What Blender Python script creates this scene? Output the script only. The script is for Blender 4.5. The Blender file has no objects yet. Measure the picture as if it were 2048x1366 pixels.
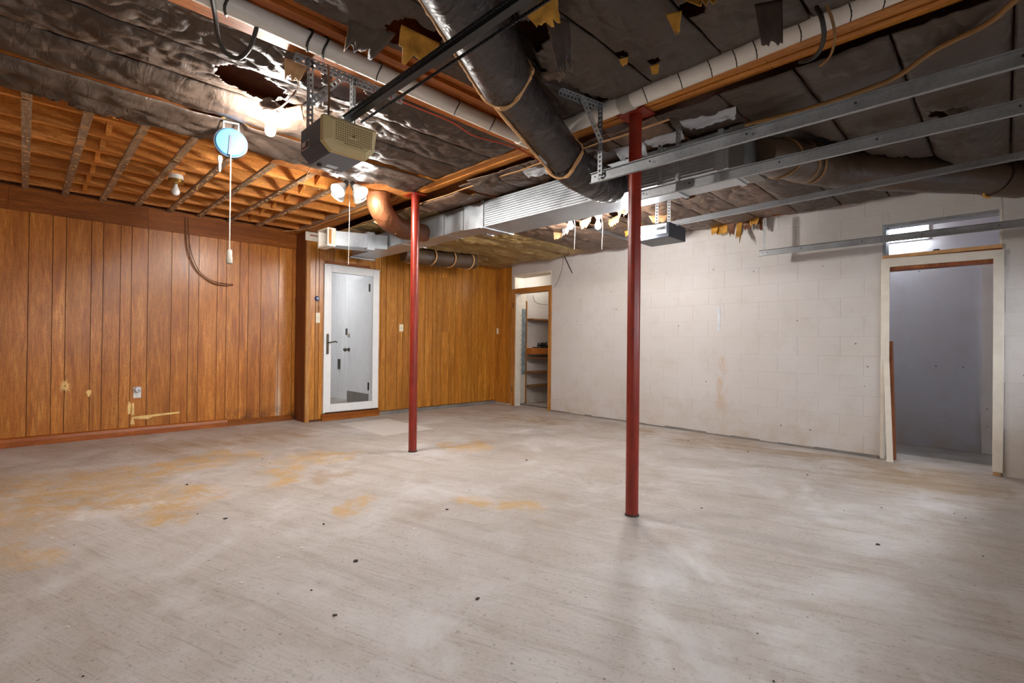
import bpy, math, random
from mathutils import Vector, Matrix, noise
random.seed(7)
sc = bpy.context.scene
COL = sc.collection

# ------------------------------------------------------------------ camera
CAMH = 1.10
F, CX, CY = 982.75, 1024.0, 683.0
YAW, PIT, ROL = math.radians(45.133), math.radians(0.303), math.radians(0.622)
FW = Vector((-math.sin(YAW)*math.cos(PIT), math.cos(YAW)*math.cos(PIT), math.sin(PIT)))
_r0 = Vector((math.cos(YAW), math.sin(YAW), 0)); _u0 = _r0.cross(FW)
RT = _r0*math.cos(ROL) + _u0*math.sin(ROL)
UP = -_r0*math.sin(ROL) + _u0*math.cos(ROL)
EYE = Vector((0, 0, CAMH))
cam = bpy.data.cameras.new('camera'); camo = bpy.data.objects.new('camera', cam); COL.objects.link(camo)
camo.matrix_world = Matrix(((RT.x, UP.x, -FW.x, EYE.x), (RT.y, UP.y, -FW.y, EYE.y), (RT.z, UP.z, -FW.z, EYE.z), (0, 0, 0, 1)))
cam.sensor_width = 36; cam.lens = 36*F/2048; cam.clip_start = 0.02
sc.camera = camo

def ray(px, py): return FW*F + RT*(px-CX) - UP*(py-CY)
def HX(px, py, x): d = ray(px, py); return EYE + d*(x/d.x)
def HY(px, py, y): d = ray(px, py); return EYE + d*(y/d.y)
def HZ(px, py, z): d = ray(px, py); return EYE + d*((z-CAMH)/d.z)

# ------------------------------------------------------------------ world, daylight, exposure
w = bpy.data.worlds.new('sky'); sc.world = w; w.use_nodes = True
w.node_tree.nodes['Background'].inputs[0].default_value = (0.62, 0.76, 1.0, 1)
w.node_tree.nodes['Background'].inputs[1].default_value = 1.5
sc.view_settings.view_transform = 'Standard'; sc.view_settings.look = 'None'
sc.view_settings.exposure = -0.04; sc.view_settings.gamma = 1.0; sc.view_settings.use_curve_mapping = False
sc.cycles.use_denoising = True
sc.cycles.max_bounces = 6; sc.cycles.diffuse_bounces = 4; sc.cycles.glossy_bounces = 2; sc.cycles.transmission_bounces = 2; sc.cycles.transparent_max_bounces = 6
sc.cycles.use_adaptive_sampling = True; sc.cycles.adaptive_threshold = 0.1; sc.cycles.adaptive_min_samples = 16
sc.cycles.sample_clamp_indirect = 6.0
sc.cycles.caustics_reflective = False; sc.cycles.caustics_refractive = False
FRONT_X = 0.85      # inside face of the garage-door wall
def area(name, loc, size, power, color, rot):
    l = bpy.data.lights.new(name, 'AREA'); l.shape = 'RECTANGLE'; l.size, l.size_y = size
    l.energy = power; l.color = color
    o = bpy.data.objects.new(name, l); COL.objects.link(o); o.location = loc; o.rotation_euler = rot
    return o
BULB = 1500.0         # emission strength of the lit lamps
# daylight falling through the window strips of the two garage doors (lamps stand outside the panes)
for nm, yc in (('daylight_first_door', 1.17), ('daylight_second_door', 4.43)):
    area(nm, (FRONT_X+0.30, yc, 1.72), (2.5, 0.62), 120, (0.86, 0.92, 1.0), (math.radians(78), 0, math.radians(90)))

# ------------------------------------------------------------------ materials
def s2l(c): return tuple(((v/255)/12.92 if v/255 <= .04045 else ((v/255+.055)/1.055)**2.4) for v in c)
class N:
    def __init__(s, name):
        s.m = bpy.data.materials.new(name); s.m.use_nodes = True; s.t = s.m.node_tree; s.n = s.t.nodes
        s.b = s.n['Principled BSDF']; s._pos = None
    def add(s, ty, **k):
        n = s.n.new(ty)
        for a, v in k.items(): setattr(n, a, v)
        return n
    def lk(s, a, b): s.t.links.new(a, b)
    def pos(s):
        if not s._pos: s._pos = s.add('ShaderNodeNewGeometry').outputs['Position']
        return s._pos
    def rnd(s): return s.add('ShaderNodeObjectInfo').outputs['Random']
    def setin(s, sock, v):
        if hasattr(v, 'is_output') or isinstance(v, bpy.types.NodeSocket): s.lk(v, sock)
        else: sock.default_value = v
    def math(s, op, a, b=0.0, clamp=False):
        n = s.add('ShaderNodeMath', operation=op, use_clamp=clamp); s.setin(n.inputs[0], a); s.setin(n.inputs[1], b); return n.outputs[0]
    def map(s, v, scale=(1, 1, 1), loc=(0, 0, 0), rot=(0, 0, 0)):
        n = s.add('ShaderNodeMapping'); s.setin(n.inputs[0], v); n.inputs[1].default_value = loc
        n.inputs[2].default_value = rot; n.inputs[3].default_value = scale; return n.outputs[0]
    def vadd(s, a, b):
        n = s.add('ShaderNodeVectorMath', operation='ADD'); s.setin(n.inputs[0], a); s.setin(n.inputs[1], b); return n.outputs[0]
    def noise(s, v, scale=5, detail=4, rough=.55, dist=0):
        n = s.add('ShaderNodeTexNoise'); s.lk(v, n.inputs['Vector']); n.inputs['Scale'].default_value = scale
        n.inputs['Detail'].default_value = detail; n.inputs['Roughness'].default_value = rough; n.inputs['Distortion'].default_value = dist
        return n.outputs['Fac']
    def vor(s, v, scale):
        n = s.add('ShaderNodeTexVoronoi'); s.lk(v, n.inputs['Vector']); n.inputs['Scale'].default_value = scale; return n.outputs['Distance']
    def ramp(s, f, stops):
        n = s.add('ShaderNodeValToRGB'); s.lk(f, n.inputs[0]); e = n.color_ramp.elements
        while len(e) < len(stops): e.new(.5)
        for i, (p, c) in enumerate(stops):
            e[i].position = p; e[i].color = (c, c, c, 1) if isinstance(c, (int, float)) else (*c, 1)
        return n.outputs[0]
    def mix(s, f, a, b, mode='MIX'):
        n = s.add('ShaderNodeMix', data_type='RGBA', blend_type=mode)
        s.setin(n.inputs[0], f)
        for i, v in ((6, a), (7, b)):
            if isinstance(v, tuple): n.inputs[i].default_value = (*v[:3], 1)
            else: s.lk(v, n.inputs[i])
        return n.outputs[2]
    def bump(s, h, strength=.3, dist=.01, normal=None):
        n = s.add('ShaderNodeBump'); n.inputs['Strength'].default_value = strength; n.inputs['Distance'].default_value = dist
        s.lk(h, n.inputs['Height'])
        if normal is not None: s.lk(normal, n.inputs['Normal'])
        return n.outputs[0]
    def relief(s, parts):
        """one bump from several (height, depth in metres)"""
        t = None
        for hgt, dp in parts:
            q = s.math('MULTIPLY', hgt, dp); t = q if t is None else s.math('ADD', t, q)
        return s.bump(t, 1.0, 1.0)
    def out(s, color=None, rough=.6, metal=0, normal=None, spec=None, coat=None):
        if color is not None: s.setin(s.b.inputs['Base Color'], (*color, 1) if isinstance(color, tuple) else color)
        s.setin(s.b.inputs['Roughness'], rough); s.setin(s.b.inputs['Metallic'], metal)
        if normal is not None: s.lk(normal, s.b.inputs['Normal'])
        if spec is not None: s.b.inputs['Specular IOR Level'].default_value = spec
        if coat is not None: s.b.inputs['Coat Weight'].default_value = coat; s.b.inputs['Coat Roughness'].default_value = .22
        return s.m
    def ell(s, cx, cy, rx, ry, ang=0, wob=None, soft=.35):
        """soft elliptic mask on the floor plane around a world point"""
        v = s.pos()
        if wob is not None:
            v = s.vadd(v, wob)
        ca, sa = math.cos(ang), math.sin(ang)
        m = s.map(s.map(v, loc=(-cx, -cy, 0)), rot=(0, 0, -ang))
        m = s.map(m, scale=(1/rx, 1/ry, 0))
        ln = s.add('ShaderNodeVectorMath', operation='LENGTH'); s.lk(m, ln.inputs[0])
        return s.ramp(ln.outputs['Value'], [(1-soft, 1.0), (1.0, 0.0)])

M = {}
def plain(name, c, rough=.5, metal=0.0, spec=None, var=.12, bscale=60, bstr=.05):
    k = N(name); col = s2l(c)
    f = k.noise(k.pos(), bscale/6, 3)
    d = tuple(v*(1-var) for v in col); l = tuple(min(1, v*(1+var)) for v in col)
    c_ = k.ramp(f, [(.3, d), (.7, l)])
    nb = k.bump(k.noise(k.pos(), bscale, 3), bstr, .004) if bstr > .2 else None
    M[name] = k.out(c_, rough, metal, nb, spec); return M[name]

def wood(name, dark, mid, light, axis, rough=.45, fine=1.0, coat=None, spec=None, knots=0.0, objspace=False):
    """grain runs along the axis; each board gets its own offset"""
    k = N(name)
    off = k.add('ShaderNodeVectorMath', operation='SCALE'); off.inputs[0].default_value = (37, 53, 71); k.lk(k.rnd(), off.inputs[3])
    base = k.pos()
    v = k.vadd(base, off.outputs[0])
    st = {'x': (.09, 1, 1), 'y': (1, .09, 1), 'z': (1, 1, .09)}[axis]
    g1 = k.noise(k.map(v, scale=st), 9*fine, 4, .62, 1.1)
    g2 = k.noise(k.map(v, scale=st), 60*fine, 3, .6, .2)
    fig = k.noise(k.map(v, scale=tuple(.25 if q < 1 else 1 for q in st)), 4.0*fine, 3, .5, 2.0)
    c = k.ramp(g1, [(.28, s2l(dark)), (.5, s2l(mid)), (.74, s2l(light))])
    c = k.mix(k.ramp(g2, [(.40, .55), (.60, 0.0)]), c, s2l(dark))
    g3 = k.noise(k.map(v, scale=tuple(.3 if q < 1 else 1 for q in st)), 150*fine, 2, .6, 0)
    c = k.mix(k.ramp(g3, [(.36, .45), (.52, 0.0)]), c, tuple(q*.7 for q in s2l(dark)))
    c = k.mix(k.ramp(fig, [(.35, .30), (.6, 0.0)]), c, tuple(q*.55 for q in s2l(mid)))
    tone = k.math('MULTIPLY_ADD', k.rnd(), .26); tone.node.inputs[2].default_value = .87
    vm = k.add('ShaderNodeMix', data_type='RGBA', blend_type='MULTIPLY'); vm.inputs[0].default_value = 1
    k.lk(c, vm.inputs[6]); k.lk(tone, vm.inputs[7]); c = vm.outputs[2]
    if knots:
        kn = k.vor(k.map(v, scale=tuple(.5 if q < 1 else 1 for q in st)), 3.2)
        c = k.mix(k.ramp(kn, [(.05*knots, .85), (.11*knots, 0.0)]), c, s2l((74, 32, 8)))
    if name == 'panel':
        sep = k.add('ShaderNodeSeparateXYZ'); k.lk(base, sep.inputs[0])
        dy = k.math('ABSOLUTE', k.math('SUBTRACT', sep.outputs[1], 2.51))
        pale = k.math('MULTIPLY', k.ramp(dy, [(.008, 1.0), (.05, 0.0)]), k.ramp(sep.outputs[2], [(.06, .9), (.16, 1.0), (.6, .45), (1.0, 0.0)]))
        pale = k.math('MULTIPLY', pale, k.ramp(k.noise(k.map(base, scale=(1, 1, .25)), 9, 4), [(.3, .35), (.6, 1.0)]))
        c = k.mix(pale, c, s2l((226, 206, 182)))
        mold = k.math('MULTIPLY', k.ramp(sep.outputs[2], [(.06, 1.0), (.24, 0.0)]), k.math('MULTIPLY', k.ramp(sep.outputs[1], [(0.0, 0.0), (1.0, 1.0)]), 1.0))
        my = k.math('MULTIPLY', k.math('GREATER_THAN', sep.outputs[1], 1.85), k.ramp(k.noise(base, 7, 5, .7), [(.4, 0.0), (.6, .9)]))
        c = k.mix(k.math('MULTIPLY', mold, my), c, s2l((70, 40, 20)))
    nb = k.bump(g2, .15, .004)
    M[name] = k.out(c, rough, 0, nb, spec, coat); return M[name]

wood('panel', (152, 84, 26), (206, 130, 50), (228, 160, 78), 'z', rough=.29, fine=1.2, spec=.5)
wood('panel_far', (150, 88, 22), (206, 136, 48), (228, 164, 72), 'z', rough=.29, fine=1.2, spec=.5)
wood('panel_h', (118, 60, 14), (156, 88, 26), (178, 108, 40), 'y', rough=.5, fine=1.0, spec=.25)
wood('red_base', (150, 74, 18), (188, 102, 34), (208, 128, 54), 'y', rough=.42, fine=1.0)
wood('joist', (190, 110, 40), (228, 150, 66), (240, 176, 94), 'y', rough=.6, fine=.8, knots=.8)
wood('subfloor', (150, 84, 32), (192, 120, 54), (214, 146, 76), 'x', rough=.65, fine=.8, knots=.6)
wood('beam_x', (150, 84, 20), (202, 128, 44), (224, 158, 72), 'x', rough=.55, fine=.9)
wood('beam_y', (150, 76, 20), (192, 112, 44), (214, 140, 66), 'y', rough=.55, fine=.9)
wood('furring', (120, 94, 70), (176, 144, 112), (210, 182, 150), 'x', rough=.8, fine=2.2)
wood('pine_z', (150, 92, 36), (200, 140, 70), (222, 170, 100), 'z', rough=.5, fine=1.2)
wood('pine_x', (150, 92, 36), (196, 136, 70), (222, 170, 100), 'x', rough=.5, fine=1.2)
wood('stud_dark', (86, 42, 12), (120, 62, 22), (144, 82, 34), 'z', rough=.6, fine=1.0)
wood('shelf_wood', (112, 70, 30), (150, 100, 52), (180, 130, 80), 'y', rough=.6, fine=1.0)
wood('red_board', (110, 56, 24), (156, 88, 44), (176, 108, 62), 'z', rough=.6, fine=1.0)

# painted block wall: off-white paint with grime, drill holes, warm dirt near the floor
def blockpaint(name, base, warm, lowdirt=1.0):
    k = N(name); p = k.pos()
    n1 = k.noise(p, 1.3, 3, .6); n2 = k.noise(p, 5, 4, .65); n3 = k.noise(p, 70, 2, .7)
    c = k.mix(k.ramp(n1, [(.3, 0.0), (.72, 1.0)]), s2l(base), s2l(warm))
    c = k.mix(k.ramp(n2, [(.52, 0.0), (.8, .22)]), c, s2l((164, 150, 136)))
    c = k.mix(k.ramp(n3, [(.62, 0.0), (.8, .35)]), c, s2l((150, 136, 124)))
    sep = k.add('ShaderNodeSeparateXYZ'); k.lk(p, sep.inputs[0])
    low = k.math('MULTIPLY', k.ramp(sep.outputs[2], [(0.0, 1.0), (.45, 0.0)]), k.ramp(n2, [(.35, 0.0), (.65, 1.0)]))
    c = k.mix(k.math('MULTIPLY', low, .5*lowdirt), c, s2l((186, 160, 126)))
    wobx = k.math('MULTIPLY_ADD', k.noise(k.map(p, scale=(0, 0, 1)), 5, 4), .22); wobx.node.inputs[2].default_value = 2.47-.11
    dx = k.math('ABSOLUTE', k.math('ADD', sep.outputs[0], wobx))
    drip = k.math('MULTIPLY', k.ramp(dx, [(.0, 1.0), (.09, 0.0)]), k.ramp(sep.outputs[2], [(.15, .15), (.45, 1.0), (.95, 1.0), (1.0, 0.0)]))
    drip = k.math('MULTIPLY', drip, k.ramp(k.noise(k.map(p, scale=(1, 1, .3)), 14, 5, .7), [(.38, 0.0), (.6, .75)]))
    c = k.mix(drip, c, s2l((190, 148, 92)))
    # scuffs and drill specks
    sp = k.vor(p, 5.5)
    c = k.mix(k.ramp(sp, [(.035, .8), (.055, 0.0)]), c, s2l((70, 58, 50)))
    scr = k.noise(k.map(p, scale=(1, 1, 9)), 3.0, 4, .75, .6)
    c = k.mix(k.ramp(scr, [(.68, 0.0), (.76, .32)]), c, s2l((138, 128, 122)))
    nb = k.relief([(n3, .0006), (n2, .0012)])
    M[name] = k.out(c, .62, 0, nb); return k
blockpaint('block_paint', (208, 204, 203), (203, 197, 191))
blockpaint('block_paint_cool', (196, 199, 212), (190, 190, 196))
k = N('mortar'); k.out(tuple(s2l((206, 196, 184))), .75); M['mortar'] = k.m
plain('white_plaster', (238, 234, 226), .55)
plain('inner_white', (244, 244, 244), .5, var=.03)

# concrete floor
k = N('concrete'); p = k.pos()
wob = k.add('ShaderNodeTexNoise'); k.lk(p, wob.inputs['Vector']); wob.inputs['Scale'].default_value = 1.6; wob.inputs['Detail'].default_value = 4
wv = k.add('ShaderNodeVectorMath', operation='MULTIPLY_ADD'); k.lk(wob.outputs['Color'], wv.inputs[0]); wv.inputs[1].default_value = (1.3, 1.3, 0); wv.inputs[2].default_value = (-.65, -.65, 0)
wobv = wv.outputs[0]
n1 = k.noise(p, .55, 4, .6, .4); n2 = k.noise(p, 3.2, 4, .65, .3); n3 = k.noise(p, 46, 2, .7)
streak = k.noise(k.map(k.map(p, rot=(0, 0, math.radians(-14))), scale=(.22, 2.6, 1)), 3.2, 4, .68, .35)
fstreak = k.noise(k.map(k.map(p, rot=(0, 0, math.radians(-20))), scale=(.2, 4, 1)), 18, 4, .7, .5)
c = k.ramp(n1, [(.28, s2l((164, 153, 144))), (.5, s2l((180, 171, 163))), (.72, s2l((192, 185, 180)))])
c = k.mix(k.ramp(n2, [(.5, 0.0), (.75, .35)]), c, s2l((162, 142, 118)))
c = k.mix(k.ramp(streak, [(.5, 0.0), (.72, .45)]), c, s2l((142, 126, 110)))
c = k.mix(k.ramp(fstreak, [(.54, 0.0), (.74, .55)]), c, s2l((122, 110, 100)))
c = k.mix(k.ramp(fstreak, [(.2, .30), (.36, 0.0)]), c, s2l((214, 206, 199)))
# ochre residue patches of old flooring adhesive
och = None
for cx_, cy_, rx, ry, a in ((-4.7, .05, 1.1, .75, .3), (-4.05, .50, .6, .35, .7), (-5.15, .95, .35, 1.0, .1), (-3.75, .72, .22, .2, 0), (-4.65, 2.05, .35, .5, .2),
                            (-2.45, 2.48, .22, .2, 0), (-4.2, 3.35, .25, .5, .3), (-3.55, .0, .3, .2, .4), (-4.2, 1.5, .22, .5, 1.0), (-3.15, 1.75, .12, .3, .6)):
    e_ = k.ell(cx_, cy_, rx, ry, a, wobv, .45)
    och = e_ if och is None else k.math('MAXIMUM', och, e_)
ochn = k.math('MULTIPLY', och, k.ramp(k.noise(p, 7, 5, .72, .6), [(.36, 0.0), (.55, 1.0)]))
c = k.mix(k.math('MULTIPLY', ochn, .78), c, s2l((190, 152, 96)))
# brownish wear in the far corner and along the block wall
far = None
for cx_, cy_, rx, ry, a in ((-4.9, 5.2, 1.3, .45, .1), (-2.2, 5.65, 2.6, .35, -.03), (-.3, 5.4, 1.4, .8, 0), (-6.0, 1.7, .5, 1.2, 0), (-3.9, 1.75, .16, .26, .9)):
    e_ = k.ell(cx_, cy_, rx, ry, a, wobv, .6); far = e_ if far is None else k.math('MAXIMUM', far, e_)
farn = k.math('MULTIPLY', far, k.ramp(streak, [(.3, .15), (.62, 1.0)]))
c = k.mix(k.math('MULTIPLY', farn, .78), c, s2l((152, 122, 84)))
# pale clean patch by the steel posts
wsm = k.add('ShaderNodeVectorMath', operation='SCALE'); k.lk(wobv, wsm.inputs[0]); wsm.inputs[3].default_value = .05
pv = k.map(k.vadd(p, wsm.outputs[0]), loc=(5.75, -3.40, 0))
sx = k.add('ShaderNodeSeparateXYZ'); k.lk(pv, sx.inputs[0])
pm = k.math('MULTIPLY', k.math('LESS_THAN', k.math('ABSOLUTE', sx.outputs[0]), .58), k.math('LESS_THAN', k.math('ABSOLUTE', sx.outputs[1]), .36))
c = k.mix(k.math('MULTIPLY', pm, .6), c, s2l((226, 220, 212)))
# white scuffed paint spots near the ochre field
ws = k.math('MULTIPLY', k.ell(-4.0, .25, .4, .25, .5, wobv), k.ramp(k.noise(p, 9, 5, .7), [(.5, 0.0), (.6, 1.0)]))
c = k.mix(k.math('MULTIPLY', ws, .7), c, s2l((214, 208, 202)))
# specks
c = k.mix(k.ramp(n3, [(.58, 0.0), (.74, .6)]), c, s2l((118, 106, 96)))
n4 = k.noise(p, 110, 2, .7); c = k.mix(k.ramp(n4, [(.6, 0.0), (.74, .55)]), c, s2l((104, 94, 86)))
n5 = k.noise(p, 1.5, 5, .7, .5); c = k.mix(k.ramp(n5, [(.50, 0.0), (.66, .55)]), c, s2l((208, 204, 202)))
c = k.mix(k.ramp(n5, [(.30, .45), (.44, 0.0)]), c, s2l((150, 132, 112)))
sp = k.vor(p, 9.0); c = k.mix(k.ramp(sp, [(.03, .8), (.05, 0.0)]), c, s2l((66, 54, 44)))
nb = k.relief([(n4, .0009), (fstreak, .0018), (n2, .003)])
M['concrete'] = k.out(c, k.ramp(n2, [(.3, .50), (.7, .72)]), 0, nb)
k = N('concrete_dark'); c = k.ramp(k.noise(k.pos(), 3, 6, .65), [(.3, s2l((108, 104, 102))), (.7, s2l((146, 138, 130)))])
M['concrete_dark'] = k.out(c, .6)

# insulation facings
def paper(name, dark, light, rough=.42, wr=1.0, spec=.5):
    k = N(name); p = k.pos()
    w1 = k.noise(k.map(p, scale=(1, .6, 1)), 4.5, 3, .5, 1.0); w2 = k.noise(k.map(p, rot=(0, 0, .6), scale=(1, 2.2, 1)), 6, 3, .5, .8); n = k.noise(p, 2.2, 5, .6)
    c = k.ramp(n, [(.3, s2l(dark)), (.7, s2l(light))])
    nb = k.relief([(w1, .0165*wr), (w2, .010*wr)])
    M[name] = k.out(c, k.ramp(n, [(.3, rough-.08), (.7, rough+.1)]), 0, nb, spec); return M[name]
paper('paper', (58, 47, 40), (86, 71, 60), .44, 1.0, .35)
paper('paper_duct_brown', (66, 50, 38), (94, 72, 52), .4, .7)
paper('paper_lit', (84, 66, 54), (120, 94, 76), .45)  # dark facing lightened in its colour where the bulbs shine on it
paper('paper_tan', (122, 98, 58), (170, 142, 92), .5)
paper('paper_brown', (90, 52, 30), (118, 72, 42), .5, 1.2, .3)
paper('paper_duct', (37, 31, 30), (53, 44, 42), .30, 1.8)
paper('foil', (150, 152, 156), (188, 190, 194), .35)
plain('fiberglass', (206, 150, 62), .95, var=.3, bscale=90, bstr=.6)
plain('splinter', (246, 202, 132), .9, var=.2)
plain('tan_tape', (206, 158, 106), .7, var=.2)
plain('tan_paper', (190, 148, 104), .75, var=.25)

# metals, paints, plastics
def galv(name, c, rough=.38):
    k = N(name); v = k.vor(k.pos(), 55); n = k.noise(k.pos(), 6, 4)
    col = s2l(c); cc = k.ramp(k.math('ADD', k.math('MULTIPLY', v, .35), k.math('MULTIPLY', n, .65)), [(.25, tuple(q*.78 for q in col)), (.65, col)])
    M[name] = k.out(cc, k.ramp(n, [(.3, rough-.06), (.7, rough+.12)]), .75); return M[name]
galv('galv', (186, 190, 194)); galv('galv_track', (164, 166, 168), .42); galv('galv_dark', (132, 130, 126), .5)
k = N('red_paint'); n = k.noise(k.map(k.pos(), scale=(1, 1, .3)), 14, 5, .65)
c = k.ramp(n, [(.3, s2l((112, 28, 13))), (.7, s2l((146, 42, 21)))]); c = k.mix(k.ramp(k.vor(k.pos(), 16), [(.04, .7), (.07, 0.0)]), c, s2l((196, 120, 96)))
M['red_paint'] = k.out(c, .34, 0, k.bump(n, .1, .004), .5)
plain('pvc', (226, 218, 206), .35, var=.06); plain('pvc_grey', (176, 168, 154), .4)
plain('black_metal', (34, 35, 38), .3, .4); plain('black_plastic', (26, 25, 25), .5); plain('rubber', (48, 42, 36), .55)
plain('opener_dark', (72, 76, 84), .42, .3, var=.06); plain('opener_grey', (108, 114, 124), .4, .3, var=.06); plain('opener_beige', (196, 172, 122), .55, var=.05)
plain('opener_vent', (120, 98, 56), .7); plain('opener_white', (222, 226, 232), .4)
plain('label_paper', (206, 186, 174), .6, var=.05); plain('label_ink', (120, 70, 58), .6); plain('label_dark', (60, 56, 56), .6)
plain('white_paint', (236, 237, 238), .38, var=.03); plain('cream_paint', (226, 218, 204), .45, var=.07)
plain('bronze', (92, 84, 74), .35, .8); plain('ivory', (232, 222, 196), .4, var=.04); plain('brass', (176, 140, 76), .35, .9)
plain('reel_blue', (66, 122, 164), .35, var=.04); plain('cord_white', (214, 206, 192), .5); plain('cord_brown', (104, 66, 38), .55)
plain('cord_tan', (142, 104, 58), .65); plain('cord_red', (176, 66, 34), .5); plain('porcelain', (232, 230, 224), .3); plain('bulb_off', (244, 242, 238), .2, var=.02)
plain('steel_blue', (150, 162, 170), .45, .3, var=.3); plain('smoke_blue', (64, 74, 120), .25); plain('debris', (52, 42, 34), .8); plain('chip', (214, 206, 196), .8)
plain('garage_white', (214, 212, 208), .5)
def emis(name, col, st):
    k = N(name); k.b.inputs['Base Color'].default_value = (*col, 1); k.b.inputs['Emission Color'].default_value = (*col, 1); k.b.inputs['Emission Strength'].default_value = st; M[name] = k.m
emis('lamp', (1.0, .955, .90), BULB); emis('lamp_far', (1.0, .96, .91), BULB*.62); emis('lamp_cool', (.95, .97, 1.0), 330); emis('room_fill', (.95, .97, 1.0), 34); emis('tube', (.90, .95, 1.0), 85); emis('lamp_spot', (1.0, .965, .92), 420); emis('lamp_closet', (1.0, .94, .82), 260)
emis('led', (.5, .6, 1.0), 2.0)
k = N('glass'); tr = k.add('ShaderNodeBsdfTransparent'); gl = k.add('ShaderNodeBsdfGlossy'); gl.inputs['Roughness'].default_value = .02
lw = k.add('ShaderNodeFresnel'); lw.inputs[0].default_value = 1.25; mx = k.add('ShaderNodeMixShader'); k.lk(lw.outputs[0], mx.inputs[0]); k.lk(tr.outputs[0], mx.inputs[1]); k.lk(gl.outputs[0], mx.inputs[2]); k.lk(mx.outputs[0], k.n['Material Output'].inputs[0]); M['glass'] = k.m

# ------------------------------------------------------------------ mesh helpers
WLOC = {}
def V(*a): return Vector(a)
class MB:
    def __init__(s): s.v = []; s.f = []
    def poly(s, pts):
        i = len(s.v); s.v += [Vector(p) for p in pts]; s.f.append(tuple(range(i, i+len(pts)))); return s
    def box(s, a, b):
        x0, y0, z0 = (min(a[i], b[i]) for i in range(3)); x1, y1, z1 = (max(a[i], b[i]) for i in range(3))
        return s.hexa([(x0, y0, z0), (x1, y0, z0), (x1, y1, z0), (x0, y1, z0), (x0, y0, z1), (x1, y0, z1), (x1, y1, z1), (x0, y1, z1)])
    def hexa(s, p):
        i = len(s.v); s.v += [Vector(q) for q in p]
        s.f += [tuple(i+j for j in f) for f in ((3, 2, 1, 0), (4, 5, 6, 7), (0, 1, 5, 4), (1, 2, 6, 5), (2, 3, 7, 6), (3, 0, 4, 7))]; return s
    def bar(s, a, b, w_, h_, up=(0, 0, 1)):
        a, b = Vector(a), Vector(b); d = (b-a).normalized(); up = Vector(up)
        sd = d.cross(up)
        if sd.length < 1e-4: sd = d.cross(Vector((1, 0, 0)))
        sd.normalize(); u = sd.cross(d).normalized(); sd *= w_/2; u *= h_/2
        return s.hexa([a-sd-u, b-sd-u, b+sd-u, a+sd-u, a-sd+u, b-sd+u, b+sd+u, a+sd+u])
    def prism(s, pts, ext):
        e = Vector(ext); n = len(pts); i = len(s.v)
        s.v += [Vector(p) for p in pts] + [Vector(p)+e for p in pts]
        s.f += [tuple(i+j for j in reversed(range(n))), tuple(i+n+j for j in range(n))]
        s.f += [(i+j, i+(j+1) % n, i+n+(j+1) % n, i+n+j) for j in range(n)]; return s
    def tube(s, path, r, n=10, caps=True, wob=0.0):
        P = [Vector(p) for p in path]; R = r if isinstance(r, (list, tuple)) else [r]*len(P)
        t0 = (P[1]-P[0]).normalized(); a = t0.orthogonal().normalized(); base = len(s.v)
        for i, p in enumerate(P):
            t = (P[min(i+1, len(P)-1)]-P[max(i-1, 0)]).normalized()
            a = (a - t*a.dot(t)).normalized(); b = t.cross(a)
            for j in range(n):
                an = 2*math.pi*j/n; rr = R[i]
                if wob: rr *= 1+wob*noise.noise(Vector((p.x*6+math.cos(an)*1.4, p.y*6+math.sin(an)*1.4, p.z*6)))
                s.v.append(p + (a*math.cos(an)+b*math.sin(an))*rr)
        for i in range(len(P)-1):
            for j in range(n):
                q = base+i*n; s.f.append((q+j, q+(j+1) % n, q+n+(j+1) % n, q+n+j))
        if caps:
            s.f.append(tuple(base+j for j in reversed(range(n)))); q = base+(len(P)-1)*n; s.f.append(tuple(q+j for j in range(n)))
        return s
    def cyl(s, a, b, r, n=24, r2=None): return s.tube([a, b], [r, r if r2 is None else r2], n)
    def lathe(s, c, prof, n=24, axis=(0, 0, 1)):
        ax = Vector(axis).normalized(); a = ax.orthogonal().normalized(); b = ax.cross(a); c = Vector(c); base = len(s.v)
        for (r, h) in prof:
            for j in range(n):
                an = 2*math.pi*j/n; s.v.append(c + ax*h + (a*math.cos(an)+b*math.sin(an))*r)
        for i in range(len(prof)-1):
            for j in range(n):
                q = base+i*n; s.f.append((q+j, q+(j+1) % n, q+n+(j+1) % n, q+n+j))
        s.f.append(tuple(base+j for j in reversed(range(n)))); q = base+(len(prof)-1)*n; s.f.append(tuple(q+j for j in range(n)))
        return s
    def build(s, name, mat, parent=None, smooth=False, bevel=0, base=None):
        me = bpy.data.meshes.new(name); o = bpy.data.objects.new(name, me); COL.objects.link(o)
        if parent is not None:
            org = WLOC[parent.name]; o.parent = parent
        else:
            if base is not None: org = Vector(base)
            else:
                xs = [q.x for q in s.v]; ys = [q.y for q in s.v]; zs = [q.z for q in s.v]
                org = Vector(((min(xs)+max(xs))/2, (min(ys)+max(ys))/2, min(zs)))
            o.location = org
        WLOC[o.name] = org
        me.from_pydata([tuple(q-org) for q in s.v], [], s.f); me.update()
        me.materials.append(M[mat] if isinstance(mat, str) else mat)
        if smooth:
            for pl in me.polygons: pl.use_smooth = True
            md = o.modifiers.new('split', 'EDGE_SPLIT'); md.split_angle = math.radians(38)
        if bevel:
            md = o.modifiers.new('bevel', 'BEVEL'); md.width = bevel; md.segments = 2; md.limit_method = 'ANGLE'
        return o
def tag(o, label, cat=None, group=None, kind=None):
    o['label'] = label
    if cat: o['category'] = cat
    if group: o['group'] = group
    if kind: o['kind'] = kind
    return o
def thing(name, label, cat, loc, group=None, kind=None):
    o = bpy.data.objects.new(name, None); COL.objects.link(o); o.location = loc; o.empty_display_size = .05
    WLOC[o.name] = Vector(loc); return tag(o, label, cat, group, kind)
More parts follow.
